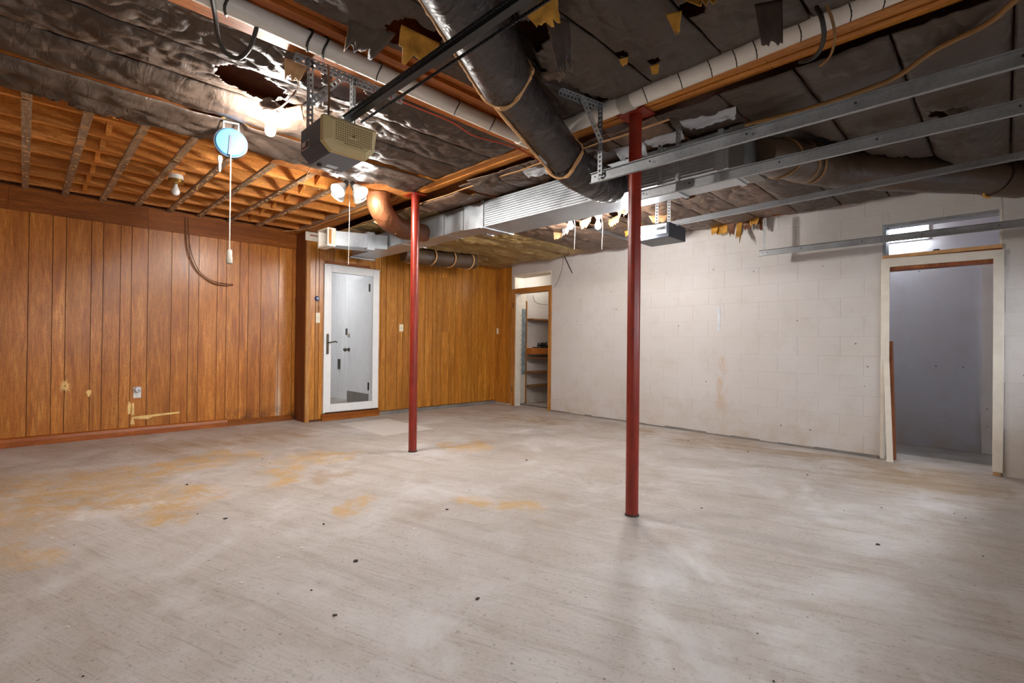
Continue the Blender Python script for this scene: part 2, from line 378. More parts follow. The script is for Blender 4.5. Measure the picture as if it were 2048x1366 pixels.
def bez(pts, n=8):
    """catmull-rom through points"""
    P = [Vector(p) for p in pts]; out = []
    for i in range(len(P)-1):
        p0, p1, p2, p3 = P[max(i-1, 0)], P[i], P[i+1], P[min(i+2, len(P)-1)]
        for j in range(n):
            t = j/n; out.append(.5*((2*p1)+(p2-p0)*t+(2*p0-5*p1+4*p2-p3)*t*t+(3*p1-p0-3*p2+p3)*t*t*t))
    return out+[P[-1]]
ORD = ['first', 'second', 'third', 'fourth', 'fifth', 'sixth', 'seventh', 'eighth', 'ninth', 'tenth', 'eleventh', 'twelfth', 'thirteenth', 'fourteenth', 'fifteenth', 'sixteenth', 'seventeenth', 'eighteenth', 'nineteenth', 'twentieth']

# right-hand block wall frame: s along the wall, d into the wall
R0 = V(-6.71, 6.248, 0); R1 = V(.11, 6.028, 0); RE = (R1-R0).normalized(); RN = V(-RE.y, RE.x, 0)
def RW(s_, z, d=0.0): return R0 + RE*s_ + RN*d + V(0, 0, z)
def HR(px, py, off=0.0):
    d = ray(px, py); q = EYE + d*(((R0+RN*off-EYE).dot(RN))/d.dot(RN)); return (q-R0).dot(RE), q.z
def rbox(mb, s0, s1, z0, z1, d0, d1):
    return mb.hexa([RW(s0, z0, d0), RW(s1, z0, d0), RW(s1, z0, d1), RW(s0, z0, d1), RW(s0, z1, d0), RW(s1, z1, d0), RW(s1, z1, d1), RW(s0, z1, d1)])
# ================================================================== the setting
ZC = 2.90
LWX, DWX = -7.095, -6.71
o = MB().box((-7.5, -1.9, -.2), (FRONT_X+.4, 6.5, 0)).build('floor', 'concrete', base=(0, 0, 0)); tag(o, 'worn bare concrete slab with ochre adhesive stains and brushed streaks', 'floor', kind='structure')
# ceiling: solid deck over the whole room, plank pieces over the bare joist bay
ceil = MB().box((-9.6, -1.9, ZC+.02), (FRONT_X+.3, 9.0, ZC+.14)).build('ceiling', 'stud_dark', base=(0, 0, ZC+.02)); tag(ceil, 'plank subfloor deck above the joists and insulation', 'ceiling', kind='structure')
y = -1.7
while y < 2.75:
    wd = random.choice((.14, .14, .185)); x0 = -7.1
    for x1 in ((random.uniform(-6.2, -5.2)), -3.9):
        MB().box((x0+.002, y+.003, ZC), (x1-.002, y+wd-.003, ZC+.02)).build('plank', 'subfloor', ceil); x0 = x1
    y += wd

# ---- left panelled wall
wl = MB().box((-7.35, -1.75, 0), (LWX-.012, 2.74, 2.92)).build('wall_left', 'stud_dark', base=(-7.2, .5, 0)); tag(wl, 'long wood panelled wall of uneven vertical grooved boards', 'wall', kind='structure')
lpx = [55.4, 103.6, 130.5, 181, 204.8, 239.6, 261.8, 294.6, 342, 376.4, 396.6, 433.8, 452, 478.5, 495.8, 521.2, 556.7, 584]
edges = [HX(a, 640, LWX).y for a in lpx] + [2.74]
y = edges[0]; pat = [.30, .15, .25, .11, .22, .18]; i = 0
while y > -1.7: y -= pat[i % 6]; edges.insert(0, y); i += 1
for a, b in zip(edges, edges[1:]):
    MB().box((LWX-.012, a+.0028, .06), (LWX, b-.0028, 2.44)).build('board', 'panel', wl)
for a, b in ((-1.75, -.12), (-.12, 1.02), (1.02, 2.74)):          # header fascia boards over the panelling
    MB().box((LWX-.012, a+.001, 2.405), (LWX+.018, b-.001, 2.655)).build('fascia_board', 'panel_h', wl)
o = MB().prism([(LWX, -1.75, 0), (LWX+.034, -1.75, 0), (LWX+.034, -1.75, .055), (LWX+.022, -1.75, .085), (LWX, -1.75, .098)], (0, 3.63, 0)).build('baseboard_left', 'red_base', base=(LWX, .5, 0)); tag(o, 'reddish rounded wood baseboard along the panelled wall', 'baseboard', kind='structure')
MB().prism([(LWX, 1.885, 0), (LWX+.026, 1.885, 0), (LWX+.02, 1.885, .05), (LWX, 1.885, .075)], (0, .80, 0)).build('broken_end', 'panel_h', o)
# torn veneer strips near the outlet, and the splintered dent
for pts in ([(.885, .13), (.925, .125), (.915, .19), (1.05, .175), (1.10, .20), (1.36, .215), (1.365, .235), (1.12, .225), (.90, .215)],
            [(.862, .245), (.885, .25), (.892, .36), (.872, .40), (.858, .34)], [(.895, .23), (.922, .235), (.918, .37), (.90, .38)]):
    MB().prism([(LWX+.0005, a, b) for a, b in pts], (.003, 0, 0)).build('torn_veneer', 'splinter', wl)
rs = random.Random(4)
mb = MB()
for a in range(14):
    an = a*.449; r0, r1 = .02, rs.uniform(.045, .085); c0 = V(LWX, .325, .60)
    d = V(0, math.cos(an)*.8, math.sin(an)); sd = V(0, -d.z, d.y)*.012
    mb.prism([c0+d*.008-sd, c0+d*r1, c0+d*.008+sd], (.004+rs.random()*.008, 0, 0))
mb.build('splintered_dent', 'splinter', wl)
MB().prism([(LWX+.0005, .52+.02*math.cos(q)*(1+.4*math.sin(3*q)), .51+.04*math.sin(q)) for q in [j*.7 for j in range(9)]], (.003, 0, 0)).build('splintered_dent', 'splinter', wl)

# ---- far wall with the white door; it stands forward of the left wall
DY0, DY1, DZ0, DZ1 = 2.966, 3.820, .105, 2.19
wf = MB().box((-6.95, 2.74, 0), (DWX-.012, DY0, 2.92)).box((-6.95, DY1, 0), (DWX-.012, 6.45, 2.92)).box((-6.95, DY0, DZ1), (DWX-.012, DY1, 2.92)).box((-6.95, DY0, 0), (DWX-.012, DY1, DZ0)).build('wall_far', 'stud_dark', base=(-6.8, 4.5, 0)); tag(wf, 'golden brown wood panelled wall around the white storm door', 'wall', kind='structure')
MB().box((LWX-.01, 2.728, .0), (DWX-.02, 2.74, 2.62)).build('return_board', 'stud_dark', wf)
MB().box((DWX-.03, 2.722, .0), (DWX+.012, 2.775, 2.55)).build('corner_trim', 'pine_z', wf, bevel=.003)
fpx = [643, 761, 772, 795, 806, 818, 835, 850, 865, 873, 883, 898.5, 911, 924, 944, 957, 975]
fe = [2.775, 2.85, 2.90, DY0] + [None] + [HX(a, 640, DWX).y for a in fpx[1:]] + [6.26]
prev = None
for a in fe:
    if a is None: prev = DY1; continue
    if prev is not None: 
        MB().box((DWX-.012, prev+.0036, .06 if prev > DY1-.01 else .03), (DWX, a-.0036, 2.56)).build('board', 'panel_far', wf)
    prev = a
ab = [DY0, 3.10, 3.28, 3.45, 3.63, DY1]
for a, b in zip(ab, ab[1:]): MB().box((DWX-.012, a+.002, DZ1+.01), (DWX, b-.002, 2.56)).build('board', 'panel_far', wf)
MB().box((DWX, 2.985, DZ1+.012), (DWX+.02, 3.66, DZ1+.05)).build('head_trim', 'panel_h', wf)
MB().box((DWX-.02, DY0-.02, .0), (DWX+.03, DY1+.02, DZ0-.012)).build('threshold', 'panel_h', wf, bevel=.004)
MB().box((DWX, 2.70, 2.48), (DWX+.015, 3.15, 2.60)).build('white_ledger', 'cream_paint', wf)
MB().box((DWX, 4.9, 2.515), (DWX+.02, 6.24, 2.56)).build('white_ledger', 'cream_paint', wf)
MB().box((DWX-.02, DY1+.02, .0), (DWX+.015, 6.25, .05)).build('concrete_curb', 'concrete_dark', wf)
# access hatch outline in the panelling
mb = MB(); y0, y1, z0, z1 = 4.90, 5.18, 1.285, 2.215
for a, b in (((y0, z0), (y1, z0)), ((y0, z1), (y1, z1)), ((y0, z0), (y0, z1)), ((y1, z0), (y1, z1))):
    mb.box((DWX, a[0]-.003, a[1]-.003), (DWX+.003, b[0]+.003, b[1]+.003))
hat = thing('access_hatch', 'plain access hatch cut into the golden wood panelling', 'hatch', (DWX, 5.04, 1.28))
MB().box((DWX, y0+.006, z0+.006), (DWX+.006, 5.02, z1-.006)).build('board', 'panel_far', hat); MB().box((DWX, 5.024, z0+.006), (DWX+.006, 5.12, z1-.006)).build('board', 'panel_far', hat); MB().box((DWX, 5.124, z0+.006), (DWX+.006, y1-.006, z1-.006)).build('board', 'panel_far', hat)

# ---- white room seen through the storm door
o = MB().box((-9.6, 2.745, .0), (-6.955, 4.6, .1)).build('floor_vestibule', 'concrete', base=(-8, 3.5, 0)); tag(o, 'pale floor of the white room behind the storm door', 'floor', kind='structure')
o = MB().box((-9.6, 4.02, .1), (-6.95, 4.12, 2.6)).build('wall_vestibule_right', 'inner_white', base=(-8, 4.07, 0)); tag(o, 'bright white beadboard wall seen through the storm door glass', 'wall', kind='structure')
for i in range(20): MB().box((-9.5+i*.1, 4.012, .2), (-9.5+i*.1+.094, 4.02, 2.5)).build('board', 'inner_white', o)
MB().box((-9.6, 4.005, .1), (-6.95, 4.02, .2)).build('skirting', 'inner_white', o)
o = MB().box((-9.7, 2.745, .1), (-9.6, 4.12, 2.6)).build('wall_vestibule_far', 'inner_white', base=(-9.65, 3.3, 0)); tag(o, 'white end wall of the small room behind the storm door', 'wall', kind='structure')
o = MB().box((-9.6, 2.745, .1), (-6.955, 2.80, 2.6)).build('wall_vestibule_left', 'inner_white', base=(-8.3, 2.55, 0)); tag(o, 'white side wall of the small room behind the storm door', 'wall', kind='structure')
o = MB().box((-9.6, 2.745, 2.5), (-6.96, 4.12, 2.6)).build('ceiling_vestibule', 'inner_white', base=(-8.3, 3.3, 2.5)); tag(o, 'white ceiling of the small room behind the storm door', 'ceiling', kind='structure')

# ---- right block wall with two openings
CS0, CS1, CZ = .47, 1.395, 2.34           # closet opening
DS0, DS1, DZT = 5.845, 6.690, 2.325       # doorway with transom
SMAX = (FRONT_X+6.71)/RE.x
op = [(CS0, CS1, CZ), (DS0, DS1, DZT)]
mb = MB(); ZT = 2.64
rbox(mb, -.3, CS0, 0, ZT, .0020, .19); rbox(mb, CS1, DS0, 0, ZT, .0020, .19); rbox(mb, DS1, SMAX, 0, ZT, .0020, .19)
rbox(mb, CS0, CS1, CZ, ZT, .0020, .19); rbox(mb, DS0, DS1, DZT, ZT, .0020, .19)
rbox(mb, -.3, SMAX, ZT, 2.92, .08, .19)
wr = mb.build('wall_right', 'block_paint', base=RW(3, 0)); tag(wr, 'off-white painted concrete block wall with two doorways', 'wall', kind='structure')
ANG = math.atan2(RE.y, RE.x); cache = {}
def block(s0, s1, z0, z1):
    J = .0008; key = (round(s1-s0, 3), round(z1-z0, 3))
    if key not in cache:
        L, Hh = s1-s0-2*J, z1-z0-2*J; b = .0012
        vs = [(0, b, 0), (L, b, 0), (L, b, Hh), (0, b, Hh), (b, 0, b), (L-b, 0, b), (L-b, 0, Hh-b), (b, 0, Hh-b), (0, .03, 0), (L, .03, 0), (L, .03, Hh), (0, .03, Hh)]
        fs = [(4, 5, 6, 7), (0, 1, 5, 4), (1, 2, 6, 5), (2, 3, 7, 6), (3, 0, 4, 7), (8, 9, 1, 0), (9, 10, 2, 1), (10, 11, 3, 2), (11, 8, 0, 3)]
        me = bpy.data.meshes.new('block'); me.from_pydata(vs, [], fs); me.materials.append(M['block_paint']); cache[key] = me
    ob = bpy.data.objects.new('block', cache[key]); COL.objects.link(ob); ob.parent = wr
    ob.location = RW(s0+J, z0+J, 0) - WLOC[wr.name]; ob.rotation_euler = (0, 0, ANG)
for ci in range(13):
    z0 = ci*.203; z1 = min(z0+.203, ZT-.003); s0 = -.4+(.2 if ci % 2 else 0)
    while s0 < SMAX:
        a, b = max(s0, -.05), min(s0+.4064, SMAX)
        segs = [(a, b, z0, z1)]
        for (q0, q1, qz) in op:
            ns = []
            for (a, b, c0, c1) in segs:
                if b <= q0 or a >= q1 or c0 >= qz: ns.append((a, b, c0, c1)); continue
                if a < q0: ns.append((a, q0, c0, c1))
                if b > q1: ns.append((q1, b, c0, c1))
                if c1 > qz+.03: ns.append((max(a, q0), min(b, q1), qz, c1))
            segs = ns
        for (a, b, c0, c1) in segs:
            if b-a > .02: block(a, b, c0, c1)
        s0 += .4064
# grey grout lip at the floor
mb = MB(); s = CS1+.02; rs = random.Random(3)
while s < DS0-.05:
    e2 = min(s+rs.uniform(.12, .4), DS0-.02); h = rs.uniform(.012, .03); rbox(mb, s, e2, 0, h, -.012, .004); s = e2
mb.build('grout_lip', 'concrete_dark', wr)
# timber sill plate along the top of the block wall
o = MB(); rbox(o, .0, 3.4, 2.53, 2.565, -.03, .12); rbox(o, 3.4, SMAX, 2.60, 2.645, -.02, .12)
o = o.build('trim_1', 'red_base', base=RW(3, 2.55)); tag(o, 'thin timber sill plate along the top of the block wall', 'trim', kind='structure')
# wood boards covering the corner part of the block wall
for a, b in ((.0, .15), (.15, .30), (.30, .43)):
    mb = MB(); rbox(mb, a+.002, b-.002, .03, 2.50, -.014, -.001); mb.build('board', 'panel_far', wr)

# ---- garage-door wall behind the camera and the remaining side wall
mb = MB()
mb.box((FRONT_X, -1.9, 2.2), (FRONT_X+.15, 6.2, 2.92)); mb.box((FRONT_X, -1.9, 0), (FRONT_X+.15, -.20, 2.2)); mb.box((FRONT_X, 2.55, 0), (FRONT_X+.15, 3.05, 2.2)); mb.box((FRONT_X, 5.82, 0), (FRONT_X+.15, 6.2, 2.2))
o = mb.build('wall_front', 'block_paint', base=(FRONT_X, 2, 0)); tag(o, 'painted block wall holding the two garage doors', 'wall', kind='structure')
for n_, (y0, y1) in enumerate(((-.20, 2.55), (3.05, 5.82))):
    t = thing('door_%d' % (n_+3), ('white sectional garage door with a window strip beside the brick corner', 'white sectional garage door with a window strip next to the block wall')[n_], 'garage door', (FRONT_X+.06, (y0+y1)/2, 0), kind='structure')
    for q in range(4):
        z0, z1 = q*.55, q*.55+.545
        if q != 2: MB().box((FRONT_X+.04, y0+.01, z0), (FRONT_X+.08, y1-.01, z1)).build('panel', 'garage_white', t, bevel=.004)
        else:
            mb = MB(); mb.box((FRONT_X+.04, y0+.01, z0), (FRONT_X+.08, y1-.01, z0+.05)); mb.box((FRONT_X+.04, y0+.01, z1-.05), (FRONT_X+.08, y1-.01, z1))
            wp = (y1-y0-.02)/5
            for g in range(6): yy = y0+.01+g*wp; mb.box((FRONT_X+.04, max(y0+.01, yy-.03), z0+.05), (FRONT_X+.08, min(y1-.01, yy+.03), z1-.05))
            pn = mb.build('panel', 'garage_white', t)
            for g in range(5): MB().box((FRONT_X+.058, y0+.04+g*wp, z0+.05), (FRONT_X+.062, y0-.02+(g+1)*wp, z1-.05)).build('pane', 'glass', pn)
o = MB().box((-7.35, -1.9, 0), (FRONT_X+.15, -1.75, 2.92)).build('wall_back', 'block_paint', base=(-3, -1.8, 0)); tag(o, 'painted block wall along the open side of the garage', 'wall', kind='structure')

# ---- closet behind the first opening
o = MB().box((-6.40, 6.43, -.1), (-5.1, 8.3, 0)).build('floor_closet', 'concrete', base=(-5.8, 7, 0)); tag(o, 'concrete floor inside the shelved closet', 'floor', kind='structure')
cw = MB().box((-6.42, 6.43, 0), (-6.30, 8.3, 2.92)).build('wall_closet_left', 'block_paint', base=(-6.36, 7, 0)); tag(cw, 'off-white closet wall carrying the wooden shelves', 'wall', kind='structure')
o = MB().box((-6.42, 8.3, 0), (-5.0, 8.4, 2.92)).build('wall_closet_far', 'block_paint', base=(-5.7, 8.3, 0)); tag(o, 'off-white end wall of the shelved closet', 'wall', kind='structure')
o = MB().box((-5.12, 6.40, 0), (-5.0, 8.3, 2.92)).build('wall_closet_right', 'block_paint', base=(-5.05, 7, 0)); tag(o, 'off-white side wall of the closet behind the block wall', 'wall', kind='structure')
# ---- room behind the second opening
s0, s1 = 4.6, SMAX+.4
mb = MB(); rbox(mb, s0, s1, -.1, -.001, .18, 1.2); rbox(mb, DS0, DS1, -.1, -.0005, .0, .19)
o = mb.build('floor_store', 'concrete_dark', base=RW(6, -.1)); tag(o, 'concrete floor of the store room behind the doorway, its shade painted in', 'floor', kind='structure')  # room dimness painted in with a darker concrete
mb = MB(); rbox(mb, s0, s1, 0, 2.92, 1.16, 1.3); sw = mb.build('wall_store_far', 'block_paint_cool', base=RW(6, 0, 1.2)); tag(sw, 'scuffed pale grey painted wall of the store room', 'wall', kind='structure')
mb = MB(); rbox(mb, 6.50, s1, 0, 2.06, 1.135, 1.16); mb.build('pale_patch', 'block_paint', sw)
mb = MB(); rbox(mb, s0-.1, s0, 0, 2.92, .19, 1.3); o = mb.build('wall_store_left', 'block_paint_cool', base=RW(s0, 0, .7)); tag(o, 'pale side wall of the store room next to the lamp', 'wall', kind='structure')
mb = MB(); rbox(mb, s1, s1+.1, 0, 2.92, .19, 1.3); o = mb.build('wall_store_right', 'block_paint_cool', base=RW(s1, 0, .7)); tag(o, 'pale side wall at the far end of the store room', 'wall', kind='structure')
# ================================================================== framing, columns
ZB = 2.61        # underside of the main beam
bm = thing('main_beam', 'long built-up wooden beam resting on the three red steel posts', 'beam', (-3.1, 2.81, ZB))
for i, (a, b, dz) in enumerate(((2.705, 2.748, 0), (2.750, 2.792, .004), (2.794, 2.836, -.003), (2.838, 2.88, .006))):
    for x0, x1 in ((-7.08, -4.6+.5*(i % 2)), (-4.6+.5*(i % 2), -1.6+.7*(i % 2)), (-1.6+.7*(i % 2), FRONT_X)):
        MB().box((x0+.002, a, ZB+dz), (x1-.002, b, ZB+.27)).build('ply', 'beam_x', bm)
MB().bar((-7.0, 2.70, 2.66), (-4.35, 2.70, 2.66), .012, .05).build('edge_strip', 'furring', bm)
b2 = thing('cross_beam', 'pair of wooden joists running beside the white drain pipe', 'beam', (-2.43, .5, 2.60))
MB().box((-2.615, -1.75, 2.600), (-2.53, 2.70, 2.86)).build('joist', 'beam_y', b2)
MB().box((-2.37, -1.75, 2.615), (-2.315, 2.70, 2.86)).build('joist', 'beam_y', b2)
MB().box((-2.312, -1.75, 2.64), (-2.25, 2.70, 2.86)).build('joist', 'beam_y', b2)
MB().box((-2.53, -1.75, 2.70), (-2.37, 2.70, 2.72)).build('soffit_board', 'beam_y', b2)
eb = MB().box((-4.075, -1.75, 2.598), (-4.035, 2.70, 2.86)).build('edge_joist', 'beam_y', base=(-4.05, .5, 2.6)); tag(eb, 'reddish joist where the black insulation stops beside the bare bay', 'joist')
cp = MB().box((-4.40, 1.46, 2.612), (-4.08, 2.70, 2.628)); cp = cp.build('ceiling_panel', 'subfloor', base=(-4.24, 2.1, 2.612)); tag(cp, 'flat plywood panel with a round hole behind the flood lamp', 'panel')
MB().lathe((-4.13, 2.30, 2.606), [(.018, 0), (.034, 0), (.034, .006), (.018, .006)], 20).build('hole_rim', 'tan_paper', cp)

def column(x, y, zt, label, face_plate=True):
    t = thing('steel_column', label, 'column', (x, y, 0), 'red steel posts')
    MB().cyl((x, y, 0), (x, y, zt-.008), .041, 32).build('post', 'red_paint', t, smooth=True)
    MB().box((x-.10, y-.075, zt-.010), (x+.10, y+.075, zt)).build('top_plate', 'red_paint', t, bevel=.003)
    MB().lathe((x, y, 0), [(.046, 0), (.043, .012)], 24).build('rust_ring', 'debris', t)
    return t
column(-1.705, 2.81, ZB-.004, 'dark red steel post standing alone on the open floor')
column(-4.235, 2.81, ZB-.004, 'red steel post under the duct elbow, between the two others')
column(-6.775, 2.83, 2.56, 'red steel post beside the white storm door')

# bare bay: joists, cross bridging, furring strips
for i in range(8):
    x = -6.93+.406*i
    o = MB().box((x-.019, -1.75, 2.655), (x+.019, 2.70, ZC-.001)).build('floor_joist', 'joist', base=(x, .5, 2.655)); tag(o, '%s bare pine joist from the panelled left wall' % ORD[i], 'joist', 'bare joists')
    if i < 7:
        for yb in (.40, 2.02):
            for sg in (0, 1):
                za, zb = (2.69, 2.87) if sg else (2.87, 2.69)
                o = MB().bar((x+.021, yb+sg*.045, za), (x+.385, yb+sg*.045, zb), .060, .034, up=(0, 1, 0)).build('bridging_brace', 'joist')
                tag(o, 'bridging brace %s the panelled wall, %s joist gap from it, %s row' % ('falling away from' if sg == 0 else 'rising away from', ORD[i], 'beam-side' if yb > 1 else 'outlet-side'), 'brace', 'bridging braces')
for i, y in enumerate((-.31, 0, .30, .605, .91, 1.22, 1.525, 1.86, 2.20)):
    x1 = (-3.95, -3.95, -4.02, -4.0, -3.97, -4.02, -4.06, -4.38, -4.38)[i]
    rs = random.Random(i+20)
    fo = MB().box((-7.08, y-.026, 2.632), (x1, y+.026, 2.653)).build('furring_strip', 'furring', base=(-5.5, y, 2.632)); tag(fo, '%s grey furring strip nailed under the bare joists, counted from the main beam' % ORD[8-i], 'furring', 'furring strips')
    mb = MB()
    for q in range(46):
        xx = rs.uniform(-7.0, x1-.05); yy = y+rs.uniform(-.02, .02); mb.bar((xx, yy-.007, 2.629), (xx+.004, yy+.007, 2.629), .004, .005)
    mb.build('staples', 'tan_tape', fo)['kind'] = 'stuff'
    for q in range(4):
        xx = rs.uniform(-6.6, x1-.2); L = rs.uniform(.03, .10); MB().prism([(xx, y-.026, 2.631), (xx+L, y-.02, 2.631), (xx+L*.8, y+.018, 2.631), (xx+.01, y+.026, 2.631)], (0, 0, -.004)).build('torn_tile_scrap', 'tan_paper', fo)

# ------------------------------------------------------------------ insulation batts
# duct axes; the batts are pushed up where a duct runs against them
a0, a1, a2, a3 = HZ(855, -130, 2.60), HZ(960, 60, 2.545), HZ(1012, 160, 2.52), V(-2.10, 2.42, 2.44)
r0_, r1_, r2_ = V(-1.185, 3.52, 2.40), HY(1700, 340, 4.68), HY(1985, 352, 5.62); r3_ = V(.09, 5.86, 2.51)
f0, f1 = V(-6.25, 3.95, 2.43), V(-6.05, 5.15, 2.43)
def spot(c, r): return (c-V(.004, 0, 0), c+V(.004, 0, 0), r)
L1, L2, L3 = HZ(541, 232, 2.55), HZ(1141, 447, 2.41), HZ(1196, 447, 2.41); REEL = HZ(462, 287, 2.47); HGA = HZ(1118, 180, 2.60)
PUSH = [(a0, a2, .19), (a2, V(-2.16, 2.66, 2.385), .175), (r0_, r1_, .195), (r1_, r2_, .205), (r2_, r3_+V(0, .2, 0), .215), (f0-V(0, .15, 0), f1+V(0, .15, 0), .19),
        spot(L1+V(0, 0, .03), .075), spot(L2+V(.01, .03, .16), .09), spot(L3+V(.01, .03, .16), .09), spot(REEL+V(0, 0, .10), .09), (HGA-V(0, .06, 0), V(-1.8, 2.6, 2.60), .075), spot(V(-1.55, 3.06, 2.56), .07)]
def push(x, y, z):
    for p, q, r in PUSH:
        d = q-p; L2 = d.x*d.x+d.y*d.y; t = max(0, min(1, ((x-p.x)*d.x+(y-p.y)*d.y)/L2)); c = p+d*t; dd = math.hypot(x-c.x, y-c.y)
        if dd < r: z = max(z, c.z+math.sqrt(r*r-dd*dd)+.012)
    return z
def batt(x0, x1, y0, y1, z, sag, seed, mat, label, group, holes=(), nx=22, dens=26, ragged=None, droop=None, wr=1.0):
    """sagging stapled paper facing over one joist gap; real thickness, torn holes"""
    x0 += .006; x1 -= .006
    if holes: nx, dens = 44, 60
    ny = int((y1-y0)*dens); vs = []; keep = []
    sd = seed*13.7
    for j in range(ny+1):
        for i in range(nx+1):
            u, v = i/nx, j/ny; x = x0+(x1-x0)*u; y = y0+(y1-y0)*v
            prof = max(0.0, 1-(2*u-1)**2)**.75*min(1.0, .25+(y-y0)/.25, .25+(y1-y)/.25)
            n1 = noise.noise(Vector((x*1.7+sd, y*1.1, sd))); n2 = noise.noise(Vector((x*5+sd, y*2.2, 3.1)))
            st = abs(math.sin((y+sd*.1)*math.pi/.33))                      # staple rhythm along the flanges
            edge = max(0.0, 1-min(u, 1-u)*6)
            r1 = 1-abs(noise.noise(Vector((x*9+y*3.5+sd, y*4.5, 1.3)))); r2 = 1-abs(noise.noise(Vector((x*6-y*9+sd, y*5+x*8, 7.7))))
            zz = z - sag*prof*(.75+.6*n1) - .012*n2*prof - edge*st*.010*(.5+n2) + wr*(.020*(r1**3)+.016*(r2**4))*(prof*.8+.2)
            if droop: zz -= droop(x, y)
            if y0 > 2.8 and 3.1 < y < 3.85: zz = max(zz, 2.572+.008*n1)
            zz = push(x, y, zz)
            vs.append((x+.006*n2*prof, y+.006*n1, zz))
    fs = []
    for j in range(ny):
        for i in range(nx):
            u, v = (i+.5)/nx, (j+.5)/ny; x = x0+(x1-x0)*u; y = y0+(y1-y0)*v; cut = False
            wob = .25*noise.noise(Vector((x*9, y*9, sd)))+.15*noise.noise(Vector((x*22, y*22, sd)))
            for hx, hy, hrx, hry, ha in holes:
                dx, dy = x-hx, y-hy; ca, sa = math.cos(ha), math.sin(ha)
                if ((dx*ca+dy*sa)/hrx)**2+((-dx*sa+dy*ca)/hry)**2 < (1+wob*1.4)**2: cut = True
            if ragged and x < ragged(y): cut = True
            if not cut:
                a = j*(nx+1)+i; fs.append((a, a+nx+1, a+nx+2, a+1))
    me = bpy.data.meshes.new('insulation_batt'); o = bpy.data.objects.new('insulation_batt', me); COL.objects.link(o)
    org = Vector(((x0+x1)/2, (y0+y1)/2, z)); o.location = org; WLOC[o.name] = org
    me.from_pydata([tuple(Vector(q)-org) for q in vs], [], fs)
    for pl in me.polygons: pl.use_smooth = True
    me.materials.append(M[mat]); me.materials.append(M['fiberglass'])
    md = o.modifiers.new('thick', 'SOLIDIFY'); md.thickness = .005; md.offset = 1; md.material_offset = 1; md.material_offset_rim = 0
    return tag(o, label, 'insulation', group)
def ragedge(y): return -4.06+.05*noise.noise(Vector((y*3.1, 0, 0)))+.03*noise.noise(Vector((y*11, 2, 0)))
G1, G2, G3 = 'black batts beside the bare joist bay', 'black batts over the garage tracks', 'batts beyond the main beam'
near = [(-4.16, -3.72), (-3.72, -3.32), (-3.32, -2.96), (-2.96, -2.62)]
nh = {1: [], 2: [(-3.11, .93, .13, .20, .35), (-3.26, 1.16, .10, .10, 0)], 3: [(-2.76, 1.10, .09, .12, .3), (-2.74, 1.34, .10, .12, 0)]}
for i, (a, b) in enumerate(near):
    batt(a, b, -1.75, 2.68, 2.618-(.022 if i == 0 else 0), .055+.012*(i % 2), i+1, 'paper', '%s black paper insulation batt from the bare joist bay, before the pipe' % ORD[i], G1, nh.get(i, ()), ragged=ragedge if i == 0 else None,
         droop=(lambda x, y: .06*max(0, -3.9-x)/.2*(.6+.8*noise.noise(Vector((y*2.3, 5, 0))))) if i == 0 else None)
xs = [-2.25, -1.86, -1.45, -1.05, -.64, -.24, .17, .57, FRONT_X]
hh = {0: [(-2.08, 1.34, .12, .16, 0)], 1: [(-1.62, 1.72, .10, .12, .4), (-1.80, 2.02, .05, .09, 0)], 2: [(-1.42, 2.20, .035, .03, 0), (-1.32, 2.34, .03, .03, 0)], 3: [(-1.0, 2.12, .06, .06, 0)], 4: [(-.72, 2.36, .07, .06, 0)]}
for i, (a, b) in enumerate(zip(xs, xs[1:])):
    batt(a, b, -1.75, 2.572, 2.632, .05+.015*(i % 3 == 1), i+11, 'paper', '%s dark paper insulation batt from the pipe, on the garage track side' % ORD[i], G2, hh.get(i, ()), wr=.75)
xs = [-6.66, -6.25, -5.80, -5.36, -4.92, -4.48, -4.05, -3.64, -3.24, -2.83, -2.42, -2.02, -1.61, -1.20, -.80, -.39, .02, .43, FRONT_X]
fh = {7: [(-3.42, 4.55, .13, .28, 0)], 8: [(-3.05, 4.75, .14, .20, .2), (-3.0, 5.6, .12, .2, 0)], 9: [(-2.62, 4.3, .12, .22, 0), (-2.62, 5.3, .08, .12, 0)], 10: [(-2.25, 6.0, .14, .14, 0), (-2.2, 4.6, .08, .1, 0)], 11: [(-1.82, 6.02, .1, .1, 0)], 15: [(-.25, 4.0, .09, .1, .3)]}
for i, (a, b) in enumerate(zip(xs, xs[1:])):
    lo = .055 if b < -3.4 else 0.0
    batt(a, b, 2.885, 6.248-.0323*(b+6.71)-.035, 2.585-lo, .06+.02*(i % 3 == 0), i+31, 'paper_tan' if b < -4.4 else ('paper_lit' if b < -1.5 else 'paper'), '%s sagging insulation batt beyond the main beam, counted from the far panelling' % ORD[i], G3, fh.get(i, ()), wr=1.1)
